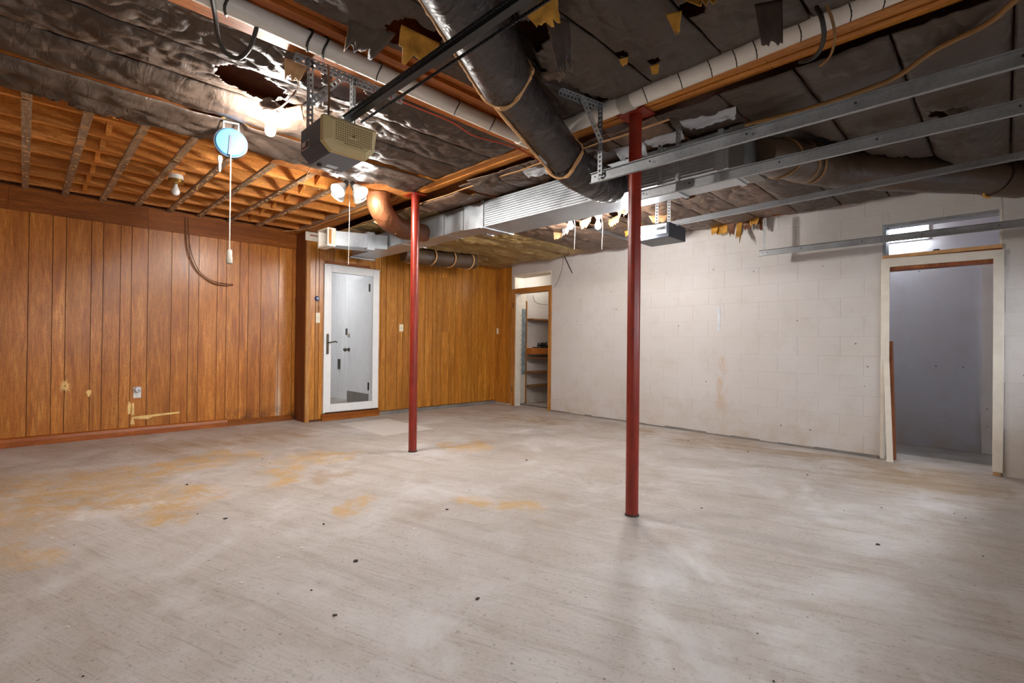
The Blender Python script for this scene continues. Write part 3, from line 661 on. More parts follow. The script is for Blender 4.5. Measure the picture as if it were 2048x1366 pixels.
# foil scraps hanging between the duct and the beam
def flap(name, base, wdir, wd, down, ln, curl, seed, mat, label, cat='insulation scrap', group=None, nx=9, ny=9, jag=.35, taper=.4, fiber=None, thick=.004):
    """one torn hanging scrap: held along its top edge, jagged and curled below"""
    base, wdir, down = Vector(base), Vector(wdir).normalized(), Vector(down).normalized(); nrm = wdir.cross(down).normalized()
    rs = random.Random(seed); cols = [1-jag*rs.random() for _ in range(nx+1)]; vs = []; fs = []
    for j in range(ny+1):
        for i in range(nx+1):
            u, v = i/nx-.5, j/ny; L = ln*cols[i]*v
            wig = noise.noise(Vector((u*4+seed, v*3, seed*.7)))
            vs.append(base + wdir*(wd*u*(1-taper*v)+.02*wd*wig) + down*L*(1-.25*abs(curl)*v) + nrm*(curl*ln*v*v*.7+.10*wd*wig*v))
    for j in range(ny):
        for i in range(nx): a = j*(nx+1)+i; fs.append((a, a+1, a+nx+2, a+nx+1))
    mb = MB(); mb.v = vs; mb.f = fs
    o = mb.build(name, mat, smooth=True, base=base)
    o.modifiers.clear(); o.data.materials.append(M[fiber or 'tan_paper'])
    md = o.modifiers.new('thick', 'SOLIDIFY'); md.thickness = thick; md.material_offset = 1 if fiber else 0; md.material_offset_rim = 1
    return tag(o, label, cat, group)

X_, Y_ = V(1, 0, 0), V(0, 1, 0)
def D(a, b=0, c=-1): return (a, b, c)
flap('torn_flap', (-2.12, 1.16, 2.60), (.3, 1, 0), .22, D(-.5, .0, -.35), .20, .3, 1, 'paper', 'curled dark paper flap torn loose beside the cross beam')
flap('fiberglass_tuft', (-2.02, 1.36, 2.61), (.2, 1, -.1), .20, D(-.6, .1, -.5), .17, -.2, 2, 'fiberglass', 'yellow fiberglass triangle showing beside the curled flap', taper=.1, jag=.5)
flap('fiberglass_tuft', (-1.47, 1.60, 2.62), (1, .5, 0), .18, D(.1, .2, -.4), .12, .2, 3, 'fiberglass', 'yellow fiberglass patch exposed behind the large round duct')
flap('torn_flap', (-1.46, 1.72, 2.60), (.6, 1, 0), .12, D(.05, .15, -.6), .26, .15, 4, 'paper', 'long dark paper flap hanging behind the large round duct')
flap('torn_flap', (-1.74, 2.02, 2.59), (1, .4, 0), .16, D(0, .2, -.5), .07, .3, 5, 'paper_lit', 'torn lip of paper beside the large round duct')
flap('fiberglass_tuft', (-1.41, 2.20, 2.595), (1, .3, 0), .05, D(0, .1, -1), .04, .3, 6, 'fiberglass', 'small yellow tuft poking through dark paper above the pipe')
flap('fiberglass_tuft', (-1.32, 2.36, 2.59), (1, .3, 0), .05, D(0, .05, -1), .05, .3, 7, 'fiberglass', 'yellow tuft beside the pipe coupling on the main beam')
flap('torn_flap', (-1.06, 2.06, 2.60), (1, .4, 0), .07, D(.15, .1, -1), .10, .3, 8, 'paper', 'narrow ragged scrap dangling from the dark insulation', fiber='fiberglass', taper=.7)
flap('torn_flap', (-.93, 2.02, 2.60), (1, .6, 0), .14, D(.2, .1, -.5), .10, -.4, 9, 'paper', 'bent dark scrap with a yellow edge under the insulation', fiber='fiberglass')
flap('torn_flap', (-.735, 2.28, 2.60), (1, .5, 0), .11, D(.08, .12, -1), .20, .12, 10, 'paper', 'long dark tongue of paper hanging beside the looped cables', jag=.2, taper=.25)
flap('torn_flap', (-.20, 3.95, 2.57), (1, .2, 0), .20, D(.1, .1, -.8), .13, .3, 11, 'paper', 'dark triangular flap hanging between the two door tracks', taper=.8)
flap('torn_flap', (-3.98, .42, 2.60), (.2, 1, 0), .30, D(-.8, .1, -.5), .12, .2, 12, 'paper', 'grey torn paper edge over the bare joist bay')
flap('torn_flap', (-4.0, .75, 2.60), (.1, 1, 0), .34, D(-.9, .1, -.35), .09, -.2, 13, 'tan_paper', 'tan torn paper edge over the bare joist bay')
flap('torn_flap', (-2.68, 1.02, 2.60), (.2, 1, 0), .12, D(-.4, .0, -.7), .12, .3, 14, 'tan_paper', 'tan paper curl behind the opener hanger')
flap('torn_flap', (-2.86, 1.22, 2.60), (1, .5, 0), .16, D(-.2, .2, -.6), .11, .25, 15, 'foil', 'pale paper curl hanging behind the opener')
flap('torn_flap', (-3.18, 1.20, 2.59), (1, .4, 0), .14, D(-.1, .2, -.8), .10, .3, 16, 'tan_paper', 'pale scrap hanging beside the glowing bulb')
rs = random.Random(77)
for i, (x, y, wd, ln, mat, lab) in enumerate(((-3.95, 4.75, .16, .14, 'tan_paper', 'tan paper curl hanging nearest the far panelling bulb'), (-3.72, 4.60, .16, .15, 'foil', 'pale torn curl beside the far panelling bulb'), (-3.40, 4.55, .22, .12, 'tan_paper', 'wide tan curl between the two bare bulbs'), (-3.10, 4.70, .24, .12, 'fiberglass', 'yellow insulation curl above the opener-side bulb'),
        (-3.25, 5.35, .26, .12, 'fiberglass', 'long yellow strip drooping towards the block wall top'), (-3.0, 5.55, .18, .10, 'paper_lit', 'dark drooping strip over the block wall top'), (-2.78, 4.40, .20, .12, 'tan_paper', 'tan curl beside the opener with the glowing lens'), (-2.60, 4.25, .18, .14, 'foil', 'pale curl above the opener with the glowing lens'), (-2.70, 4.95, .22, .10, 'tan_paper', 'tan scrap behind the opener with the glowing lens'))):
    flap('torn_flap', (x, y, 2.54), (1, rs.uniform(-.4, .6), rs.uniform(-.1, .1)), wd, D(rs.uniform(-.2, .2), -.25, -.8), ln, rs.uniform(-.35, .35), 30+i, mat, lab)
for i, (sx_, wd, ln, mat, lab) in enumerate(((4.27, .20, .16, 'fiberglass', 'large yellow insulation curl at the top of the block wall'), (4.20, .10, .17, 'paper_brown', 'narrow brown scrap hanging under the large yellow curl'), (4.40, .10, .20, 'paper_brown', 'twisted brown scrap next to the large yellow curl'), (4.49, .07, .33, 'paper_brown', 'longest brown scrap hanging down the block wall'), (4.58, .12, .16, 'paper_brown', 'brown scrap between the long one and the yellow tuft'), (4.67, .12, .13, 'fiberglass', 'yellow tuft next to the track hanger on the block wall'), (4.73, .08, .20, 'paper_brown', 'brown scrap closest to the track hanger on the block wall'))):
    b_ = RW(sx_, 2.60, -.10-.02*(i % 3)); flap('torn_flap', b_, RE+V(0, .2*(i % 2), 0), wd, D(0, -.15+.1*(i % 3), -1), ln, .25*(-1)**i, 50+i, mat, lab, fiber='fiberglass' if mat == 'paper_brown' and i % 2 else None)
for i, (px, py, wd, ln, lab) in enumerate(((1330, 285, .28, .12, 'shiny foil fold between the main beam and the trunk duct'), (1265, 305, .24, .12, 'shiny foil fold behind the lone red post'), (1420, 245, .34, .12, 'broad shiny foil sheet above the end of the trunk duct'), (1080, 345, .3, .10, 'pale paper fold lying above the ribbed trunk duct'), (970, 365, .34, .12, 'dark crumpled paper fold above the plain trunk section'))):
    b_ = HZ(px, py, 2.53); flap('foil_fold', b_+V(0, -.05, .04), (1, .15, 0), wd, D(0, .7, -.45), ln, .3*(-1)**i, 70+i, 'foil' if i < 4 else 'paper', lab, nx=16, jag=.22, taper=.15)
# ================================================================== drain pipes
p1 = thing('drain_pipe', 'white plastic drain pipe hung along the main beam', 'pipe', (-.8, 2.635, 2.60))
MB().cyl((-2.28, 2.635, 2.60), (FRONT_X, 2.635, 2.665), .055, 24).build('pipe', 'pvc', p1, smooth=True)
for x in (-1.98, -1.66):
    MB().cyl((x-.045, 2.635, 2.607), (x+.045, 2.635, 2.609), .058, 24).build('coupling', 'pvc_grey' if x > -1.9 else 'pvc', p1, smooth=True)
for i, x in enumerate((-1.52, -1.30, -1.13, -1.0, -.90, -.70, -.50, -.38, -.2)):
    zz = 2.60+.065*(x+2.28)/3.13
    MB().tube([V(x+.01*math.sin(a*2), 2.635+.054*math.cos(a), zz+.054*math.sin(a)) for a in [j*math.pi/8 for j in range(17)]], .0035, 5).build('wire_tie', 'rubber', p1)
p2 = thing('drain_pipe', 'long white plastic drain pipe slung under the cross beam', 'pipe', (-2.45, .5, 2.58))
MB().cyl((-2.445, -1.7, 2.625), (-2.445, 2.57, 2.575), .046, 24).build('pipe', 'pvc', p2, smooth=True)
MB().cyl((-2.445, 2.48, 2.576), (-2.445, 2.60, 2.574), .053, 24).build('coupling', 'pvc', p2, smooth=True)
for y in (.15, .62, .98, 1.06, 1.36, 1.9, 2.2):
    MB().tube([V(-2.445+.049*math.cos(a), y+.012*math.sin(a*2), 2.60-.05*(y-.5)/4.3+.049*math.sin(a)) for a in [j*math.pi/8 for j in range(17)]], .003 if y > 1.1 else .006, 5).build('wire_tie', 'rubber', p2)

# ================================================================== round insulated ducts
def wrapped(name, label, secs, mat, n=28, seams=(), wob=.05, tape='tan_tape'):
    t = thing(name, label, 'duct', secs[0][0][0])
    for pts, r in secs:
        path = bez(pts, 14); rr = r if not isinstance(r, tuple) else [r[0]+(r[1]-r[0])*i/(len(path)-1) for i in range(len(path))]
        MB().tube(path, rr, n, True, wob).build('wrap', mat, t, smooth=True)
    for pts, wd in seams:
        path = bez(pts, 10); rs = random.Random(len(path)); mb = MB()
        mb.tube(path, [wd*rs.uniform(.5, 1.4) for _ in path], 6).build('torn_seam', tape, t)
    return t
b1 = V(-2.18, 2.80, 2.36); b2_ = V(-2.20, 3.10, 2.345)
rd = wrapped('round_duct', 'large round duct in wrinkled dark wrapping passing under the main beam', [([a0, a1, a2], (.150, .145)), ([a2, a3, V(-2.16, 2.66, 2.385)], (.130, .128)), ([V(-2.155, 2.62, 2.39), b1, b2_, V(-2.2, 3.288, 2.36)], (.138, .135))], 'paper_duct')
def side(p, q, r, an):
    d = (q-p).normalized(); sd = d.cross(V(0, 0, 1)).normalized(); u = sd.cross(d); return (sd*math.cos(an)+u*math.sin(an))*r
for pa, pb, r, an in ((a0, a2, .150, math.radians(205)), (a2, V(-2.16, 2.66, 2.385), .133, math.radians(228))):
    rs = random.Random(int(r*999)); pts = [pa.lerp(pb, t_/9)+side(pa, pb, r*(1+.02*rs.random()), an) for t_ in range(10)]
    MB().tube(bez(pts, 4), [.006+.007*rs.random() for _ in range(37)], 6).build('torn_seam', 'tan_tape', rd)
for c_, q_, r in ((a2, a3, .150), (V(-2.155, 2.63, 2.39), b1, .140)):
    d = (q_-c_).normalized(); sd = d.cross(V(0, 0, 1)).normalized(); u = sd.cross(d); rs = random.Random(int(r*1000))
    MB().tube([c_+d*(.02*math.sin(3*a))+(sd*math.cos(a)+u*math.sin(a))*r*.985 for a in [math.pi*j/16 for j in range(33)]], [.006+.012*rs.random() for _ in range(33)], 6).build('torn_edge', 'tan_tape', rd)
# duct to the right wall
rd2 = wrapped('round_duct', 'long brown wrapped round duct reaching from the trunk to the block wall', [([r0_, r0_.lerp(r1_, .45)], (.120, .142)), ([r0_.lerp(r1_, .42), r1_, r2_], (.140, .150)), ([r2_, r2_.lerp(V(.08, 5.84, 2.51), .6), V(.09, 5.86, 2.51)], (.160, .15))], 'paper_duct_brown', seams=(([r2_+V(-.02, -.16, -.02), r2_+V(-.05, -.06, -.15), r2_+V(-.02, .08, -.15)], .012),), tape='fiberglass')
for f_ in (.22, .42, .5):
    c_ = r0_.lerp(r1_, f_); d = (r1_-r0_).normalized(); sd = d.cross(V(0, 0, 1)).normalized(); u = sd.cross(d)
    MB().tube([c_+d*(.03*math.sin(2*a+f_*9))+(sd*math.cos(a)+u*math.sin(a))*(.128+.028*f_) for a in [math.pi*j/16 for j in range(33)]], .007, 6).build('torn_edge', 'cord_tan', rd2)
# brown elbow by the second post
e0 = V(-4.47, 2.53, 2.60)
el = wrapped('duct_elbow', 'short brown paper-wrapped duct elbow dropping beside the middle post', [([e0, V(-4.47, 2.54, 2.48), V(-4.50, 2.62, 2.39), V(-4.56, 2.76, 2.35)], (.118, .112)), ([V(-4.55, 2.74, 2.35), V(-4.63, 2.92, 2.335), V(-4.68, 3.06, 2.35)], (.108, .10)), ([V(-4.66, 3.02, 2.35), V(-4.72, 3.16, 2.36), V(-4.77, 3.285, 2.375)], (.104, .10))], 'paper_brown',
             seams=(([V(-4.50, 2.50, 2.32), V(-4.52, 2.63, 2.285), V(-4.55, 2.74, 2.25)], .007), ([V(-4.47, 2.74, 2.40), V(-4.47, 2.755, 2.32), V(-4.53, 2.76, 2.245)], .008), ([V(-4.58, 2.98, 2.41), V(-4.585, 2.99, 2.33), V(-4.62, 3.0, 2.26)], .009)))
# flexible duct hugging the far panelling
fl = wrapped('flexible_duct', 'wrapped flexible duct with pale straps against the far panelling', [([f0, V(-6.2, 4.4, 2.40), f1], (.135, .115))], 'paper_duct_brown', wob=.12)
for i in range(4):
    c_ = f0.lerp(f1, .08+i*.27)
    MB().tube([c_+V(.135*math.cos(a), .03*math.cos(a), -.01+.135*math.sin(a)) for a in [math.pi*j/12 for j in range(25)]], .011, 6).build('strap', 'tan_tape', fl)

# ================================================================== sheet metal trunk duct
td = thing('trunk_duct', 'long rectangular sheet metal trunk duct with ribbed sides beyond the beam', 'duct', (-3.0, 3.5, 2.28))
MB().box((-3.75, 3.30, 2.285), (-1.30, 3.72, 2.545)).build('body', 'galv', td, bevel=.003)
mb = MB()
for i in range(11):
    z = 2.300+i*.022; mb.prism([(-3.72, 3.30, z), (-3.72, 3.292, z+.004), (-3.72, 3.292, z+.008), (-3.72, 3.30, z+.012)], (1.27, 0, 0)); mb.prism([(-2.02, 3.30, z), (-2.02, 3.292, z+.004), (-2.02, 3.292, z+.008), (-2.02, 3.30, z+.012)], (.62, 0, 0))
mb.build('ribs', 'galv', td)['kind'] = 'stuff'
for x in (-3.755, -1.79, -1.35): MB().box((x-.018, 3.288, 2.275), (x+.018, 3.73, 2.555)).build('flange', 'galv', td)
MB().box((-1.30, 3.30, 2.28), (-1.20, 3.72, 2.55)).build('end_collar', 'galv_dark', td)
MB().hexa([(-4.06, 3.30, 2.30), (-3.75, 3.30, 2.285), (-3.75, 3.72, 2.285), (-4.06, 3.62, 2.30), (-4.06, 3.30, 2.555), (-3.75, 3.30, 2.545), (-3.75, 3.72, 2.545), (-4.06, 3.62, 2.555)]).build('reducer', 'galv', td)
MB().box((-4.92, 3.30, 2.305), (-4.065, 3.56, 2.555)).build('body', 'galv', td, bevel=.003)
for x in (-4.065, -4.40): MB().box((x-.006, 3.292, 2.30), (x+.006, 3.565, 2.56)).build('seam', 'galv_dark', td)
MB().box((-4.05, 3.56, 2.285), (-3.98, 3.66, 2.30)).build('drive_cleat', 'galv', td)
MB().box((-6.45, 3.24, 2.305), (-4.92, 3.58, 2.50)).build('body', 'galv', td, bevel=.003)
MB().box((-5.20, 3.225, 2.30), (-5.17, 3.60, 2.51)).build('flange', 'galv', td)
MB().box((-6.50, 3.22, 2.285), (-6.44, 3.60, 2.30)).build('end_lip', 'galv', td)
br = thing('branch_duct', 'short boxy metal branch duct ending in a pale open collar', 'duct', (-5.55, 2.9, 2.25))
MB().hexa([(-5.80, 2.62, 2.245), (-5.60, 2.60, 2.245), (-5.46, 3.22, 2.265), (-5.74, 3.22, 2.265), (-5.80, 2.62, 2.42), (-5.60, 2.60, 2.42), (-5.46, 3.22, 2.44), (-5.74, 3.22, 2.44)]).build('body', 'galv', br, bevel=.004)
MB().hexa([(-5.56, 2.96, 2.235), (-5.49, 2.96, 2.235), (-5.47, 3.05, 2.235), (-5.55, 3.05, 2.235), (-5.56, 2.96, 2.45), (-5.49, 2.96, 2.45), (-5.47, 3.05, 2.45), (-5.55, 3.05, 2.45)]).build('collar', 'galv', br)
mb = MB(); mb.box((-5.84, 2.50, 2.225), (-5.575, 2.60, 2.245)); mb.box((-5.84, 2.50, 2.42), (-5.575, 2.60, 2.44)); mb.box((-5.84, 2.50, 2.245), (-5.82, 2.60, 2.42)); mb.box((-5.595, 2.50, 2.245), (-5.575, 2.60, 2.42))
mb.build('open_collar', 'cream_paint', br); MB().box((-5.572, 2.515, 2.25), (-5.568, 2.545, 2.42)).build('rust_strip', 'pine_z', br)

# ================================================================== garage tracks, openers
def perf(mb, a, b, wdir, wd, th=.003, pitch=.028):
    """perforated strip from a to b: two edge bands and rungs leave real slots"""
    a, b = Vector(a), Vector(b); d = (b-a); L = d.length; d.normalize(); wdir = Vector(wdir); wdir = (wdir-d*wdir.dot(d)).normalized(); nr = d.cross(wdir)
    for s_ in (-1, 1): mb.bar(a+wdir*s_*wd*.36, b+wdir*s_*wd*.36, wd*.28, th, up=nr)
    n_ = max(2, int(L/pitch))
    for i in range(n_+1):
        c = a+d*(L*i/n_); mb.bar(c-d*.0065, c+d*.0065, wd*.46, th, up=nr)
    return mb
def angle(a, b, w1, w2, wd=.032):
    mb = MB(); a, b = Vector(a), Vector(b); w1, w2 = Vector(w1).normalized(), Vector(w2).normalized()
    perf(mb, a+w1*wd*.5, b+w1*wd*.5, w1, wd); perf(mb, a+w2*wd*.5, b+w2*wd*.5, w2, wd); return mb
def track(y, x0, z, label, hang, side_=-1):
    t = thing('door_track', label, 'track', (x0+1.2, y, z))
    x1 = FRONT_X-.05; zz = z
    prof = [(0, 0), (.022, 0), (.022, .004), (.004, .004), (.004, .058), (.016, .062), (.016, .066), (0, .066)]
    MB().prism([(x0, y-side_*(-a)*1 if side_ < 0 else y+a, zz+b) for a, b in prof], (x1-x0, 0, 0)).build('rail', 'galv_track', t)
    MB().prism([(x0, y+side_*.001, zz+.006), (x0, y+side_*.001, zz+.03), (x0, y+side_*.006, zz+.03), (x0, y+side_*.006, zz+.006)], (x1-x0, 0, 0)).build('lower_bead', 'galv_track', t)
    for i, dx in enumerate((.04, .09, .42, .95, 1.4, 1.9)): MB().cyl((x0+dx, y-.0235, zz+.034), (x0+dx, y-.019, zz+.034), .005, 8).build('bolt_hole', 'black_plastic', t)
    for (c0, c1, cd) in hang: 
        a_, b_ = Vector(c0), Vector(c1); angle(a_, b_, cd[0], cd[1]).build('hanger', 'galv_track', t)
    return t
tA = track(2.55, -1.86, 2.12, 'galvanized door track ending in front of the lone red post', [((-1.80, 2.53, 2.14), (-1.80, 2.53, 2.60), ((1, 0, 0), (0, 1, 0))), (HZ(1118, 180, 2.60), (-1.80, 2.53, 2.60), ((1, 0, 0), (0, 0, -1))), (HZ(1118, 180, 2.60).lerp(V(-1.8, 2.53, 2.60), .45)+V(.02, 0, -.01), (-1.79, 2.53, 2.36), ((1, 0, 0), (0, 1, 0)))])
tB = track(3.05, -1.86, 2.115, 'galvanized door track running just behind the lone red post', [((-1.55, 3.06, 2.14), (-1.55, 3.06, 2.56), ((1, 0, 0), (0, 1, 0)))])
tD = track(5.80, -1.94, 2.105, 'low galvanized door track along the white block wall', [((-1.90, 5.80, 2.13), (-1.90, 5.80, 2.52), ((1, 0, 0), (0, 1, 0)))])

# first opener: beige and grey head under the cross beam
op1 = thing('garage_door_opener', 'grey garage door opener with a beige vented cover and black chain rail', 'door opener', (-2.49, 1.17, 2.05))
sec = [(1.03, 2.213), (1.03, 2.092), (1.073, 2.052), (1.255, 2.052), (1.295, 2.10), (1.312, 2.216)]
MB().prism([(-2.635, a, b) for a, b in sec], (.255, 0, 0)).build('housing', 'opener_dark', op1, bevel=.004)
MB().box((-2.62, 1.078, 2.048), (-2.385, 1.25, 2.052)).build('bottom_plate', 'opener_grey', op1)
cov = MB()
o_ = [(1.026, 2.216), (1.026, 2.09), (1.071, 2.049), (1.257, 2.049), (1.299, 2.098), (1.316, 2.219)]; i_ = [(1.062, 2.196), (1.066, 2.105), (1.09, 2.078), (1.243, 2.078), (1.272, 2.108), (1.286, 2.20)]
n_ = 6
cov.v = [V(-2.385, a, b) for a, b in o_]+[V(-2.352, a, b) for a, b in o_]+[V(-2.336, a, b) for a, b in i_]
cov.f = [(i, (i+1) % n_, n_+(i+1) % n_, n_+i) for i in range(n_)]+[(n_+i, n_+(i+1) % n_, 2*n_+(i+1) % n_, 2*n_+i) for i in range(n_)]+[tuple(2*n_+i for i in range(n_)), tuple(reversed(range(n_)))]
cv = cov.build('front_cover', 'opener_beige', op1)
mb = MB()
for i in range(17):
    yy = 1.082+i*.0118
    for j in range(9):
        z = 2.188-j*.0115
        if z < 2.10 and (yy < 1.12 or yy > 1.235): continue
        if 5 < i < 10 and 4 < j < 6: continue
        mb.box((-2.3365, yy, z-.003), (-2.3345, yy+.0065, z+.0025))
mb.build('vent_slots', 'opener_vent', cv)['kind'] = 'stuff'
MB().cyl((-2.3365, 1.178, 2.142), (-2.333, 1.178, 2.142), .007, 12).build('button', 'opener_vent', cv)
lb = MB().box((-2.615, 1.0285, 2.10), (-2.525, 1.0295, 2.142)).build('warning_label', 'label_paper', op1)
MB().box((-2.568, 1.0275, 2.104), (-2.529, 1.0285, 2.138)).build('printed_box', 'label_dark', lb); MB().box((-2.61, 1.0275, 2.104), (-2.572, 1.0285, 2.118)).build('printed_box', 'label_ink', lb)
MB().box((-2.585, 1.14, 2.044), (-2.555, 1.20, 2.048)).build('indicator', 'opener_white', op1); MB().cyl((-2.585, 1.11, 2.038), (-2.585, 1.11, 2.05), .012, 14).build('dial', 'black_plastic', op1)
MB().box((-2.60, 1.04, 2.213), (-2.36, 1.30, 2.222)).build('chassis_top', 'galv_dark', op1)
MB().prism([(-2.42, 1.153, 2.232), (-2.42, 1.187, 2.232), (-2.42, 1.187, 2.243), (-2.42, 1.176, 2.247), (-2.42, 1.176, 2.272), (-2.42, 1.164, 2.272), (-2.42, 1.164, 2.247), (-2.42, 1.153, 2.243)], (FRONT_X+2.37, 0, .02)).build('rail', 'black_metal', op1)
for yy in (1.143, 1.238):
    mb = MB(); x = -2.38
    while x < FRONT_X-.1:
        mb.box((x, yy-.003, 2.244+.02*(x+2.4)/3.2), (x+.011, yy+.003, 2.256+.02*(x+2.4)/3.2)); mb.box((x+.0085, yy-.0045, 2.247+.02*(x+2.4)/3.2), (x+.0185, yy+.0045, 2.253+.02*(x+2.4)/3.2)); x += .016
    mb.build('chain', 'black_metal', op1)['kind'] = 'stuff'
for yy in (1.045, 1.285):
    for x in (-2.60,): angle((x, yy, 2.215), (x, yy, 2.585), (1, 0, 0), (0, 1, 0), .034).build('hanger', 'galv_track', op1)
angle((-2.60, .98, 2.585), (-2.60, 1.62, 2.585), (1, 0, 0), (0, 0, -1), .034).build('hanger_rail', 'galv_track', op1)
mb = MB(); perf(mb, (-2.585, 1.24, 2.565), (-2.585, 1.06, 2.36), (0, 1, 0), .032); mb.build('hanger_brace', 'galv_track', op1)

# second opener with its lit lens
op2 = thing('garage_door_opener', 'dark garage door opener with a glowing white lens near the block wall', 'door opener', (-2.4, 4.45, 2.1))
A_ = HY(1283, 446, 4.28); 
MB().box((-2.60, 4.28, 2.125), (-2.23, 4.62, 2.265)).build('housing', 'opener_dark', op2, bevel=.006)
MB().box((-2.42, 4.268, 2.16), (-2.25, 4.28, 2.255)).build('label_plate', 'opener_white', op2)
MB().box((-2.35, 4.262, 2.20), (-2.27, 4.268, 2.222)).build('printed_strip', 'label_dark', op2)
MB().box((-2.62, 4.235, 2.14), (-2.43, 4.28, 2.255)).build('light_lens', 'lamp_cool', op2, bevel=.012)
MB().prism([(-2.40, 4.428, 2.262), (-2.40, 4.472, 2.262), (-2.40, 4.472, 2.302), (-2.40, 4.462, 2.302), (-2.40, 4.462, 2.27), (-2.40, 4.438, 2.27), (-2.40, 4.438, 2.302), (-2.40, 4.428, 2.302)], (FRONT_X+2.35, 0, .055)).build('rail', 'galv_track', op2)
MB().prism([(-2.24, 4.418, 2.250), (-2.24, 4.427, 2.250), (-2.24, 4.427, 2.258), (-2.24, 4.418, 2.258)], (FRONT_X+2.19, 0, .055)).build('belt', 'galv', op2)
for yy in (4.33, 4.57): angle((-2.40, yy, 2.26), (-2.40, yy, 2.55), (1, 0, 0), (0, 1, 0), .034).build('hanger', 'galv_track', op2)

# ================================================================== lamps
def screw_bulb(t, c, lit, r=.032, down=(0, 0, -1)):
    d = Vector(down); MB().lathe(c, [(.013, 0), (.014, .02), (.020, .035), (r, .068), (r*.97, .085), (r*.7, .104), (.006, .112)], 20, d).build('bulb', lit, t, smooth=True)
l1 = HZ(541, 232, 2.55)
t = thing('bare_bulb_lamp', 'glowing bare bulb under the torn black insulation beside the opener', 'lamp', l1)
MB().lathe(l1+V(0, 0, .03), [(.05, 0), (.05, -.012), (.03, -.035), (.022, -.05)], 20).build('holder', 'porcelain', t, smooth=True); screw_bulb(t, l1+V(0, 0, -.018), 'lamp')
fc = V(-4.24, 2.10, 2.61)
t = thing('flood_lamp', 'ceiling fixture with four glowing flood bulbs and a pull string', 'lamp', fc)
MB().lathe(fc, [(.085, 0), (.08, -.02), (.05, -.04), (.03, -.06)], 28).build('canopy', 'porcelain', t, smooth=True)
for i, an in enumerate((20, 110, 200, 290)):
    a = math.radians(an); d = V(math.cos(a)*.75, math.sin(a)*.75, -.75).normalized(); c = fc+V(math.cos(a)*.03, math.sin(a)*.03, -.05)
    MB().lathe(c, [(.020, 0), (.022, .045), (.026, .055)], 16, d).build('socket', 'galv_dark', t, smooth=True)
    b = MB().lathe(c+d*.055, [(.024, 0), (.034, .025), (.060, .085), (.066, .105)], 24, d).build('bulb', 'porcelain', t, smooth=True)
    MB().lathe(c+d*.161, [(.063, 0), (.056, .008), (.02, .014)], 22, d).build('lens', 'lamp_spot', b, smooth=True)
MB().tube([fc+V(0, 0, -.06), fc+V(.0, .005, -.35), fc+V(0, 0, -.80)], .0025, 5).build('pull_string', 'cord_white', t)
c = HZ(352, 352, 2.62)
t = thing('bare_bulb_lamp', 'unlit white bulb in a brass-ringed holder among the bare joists', 'lamp', c)
MB().lathe(c+V(0, 0, .01), [(.055, 0), (.06, -.03), (.058, -.045)], 24).build('base', 'porcelain', t, smooth=True); MB().lathe(c+V(0, 0, -.035), [(.062, 0), (.062, -.03), (.03, -.045)], 24).build('ring', 'brass', t, smooth=True)
screw_bulb(t, c+V(0, 0, -.07), 'bulb_off', .034)
MB().box((c.x-.06, c.y-.06, c.z+.01), (c.x+.06, c.y+.06, c.z+.035)).build('mounting_board', 'joist', t)
for px, lab in ((1141, 'glowing bare bulb beyond the trunk duct, on the far panelling side'), (1196, 'glowing bare bulb beyond the trunk duct, on the opener side')):
    c = HZ(px, 447, 2.41)
    t = thing('bare_bulb_lamp', lab, 'lamp', c)
    MB().lathe(c+V(0, 0, .10), [(.045, 0), (.045, -.015), (.026, -.035), (.02, -.05)], 20).build('holder', 'porcelain', t, smooth=True); screw_bulb(t, c+V(0, 0, .05), 'lamp_far')
    MB().tube(bez([c+V(0, 0, .10), c+V(.01, .01, .17), c+V(.015, .03, .262)], 5), .004, 5).build('wire', 'cord_white', t)
    MB().tube(bez([c+V(.03, .02, .07), c+V(.04, .03, -.05), c+V(.03, .03, -.28)], 5), .002, 5).build('pull_string', 'cord_white', t)
c = V(-5.75, 6.80, 2.30)
t = thing('bare_bulb_lamp', 'glowing bulb inside the shelved closet above its door head', 'lamp', c)
MB().lathe(c+V(0, 0, .14), [(.05, 0), (.05, -.015), (.026, -.03), (.02, -.05)], 20).build('holder', 'porcelain', t, smooth=True); screw_bulb(t, c+V(0, 0, .095), 'lamp_closet')
MB().cyl(c+V(0, 0, .14), c+V(0, 0, .62), .008, 8).build('stem', 'cord_white', t)
# lamp in the store room
s0, s1 = 5.05, 6.065
t = thing('fluorescent_fixture', 'twin tube fluorescent light fixed high on the store room wall', 'lamp', RW(5.5, 2.33, 1.1))
mb = MB(); rbox(mb, s0, s1, 2.335, 2.495, 1.12, 1.158); mb.build('housing', 'porcelain', t)
for z in (2.352, 2.472): MB().cyl(RW(s0+.02, z, 1.10), RW(s1-.02, z, 1.10), .014, 14).build('tube', 'tube', t, smooth=True)
mb = MB(); rbox(mb, s0+.04, s1-.03, 2.375, 2.45, 1.108, 1.12); mb.build('diffuser', 'inner_white', t)
# unseen lamp added to light the white room
t = thing('added_room_lamp', 'unseen ceiling lamp added to light the room behind the storm door', 'lamp', (-8.0, 3.2, 2.44))
MB().lathe((-8.0, 3.2, 2.5), [(.16, 0), (.16, -.02), (.15, -.05), (.08, -.07)], 28).build('shade', 'room_fill', t, smooth=True)

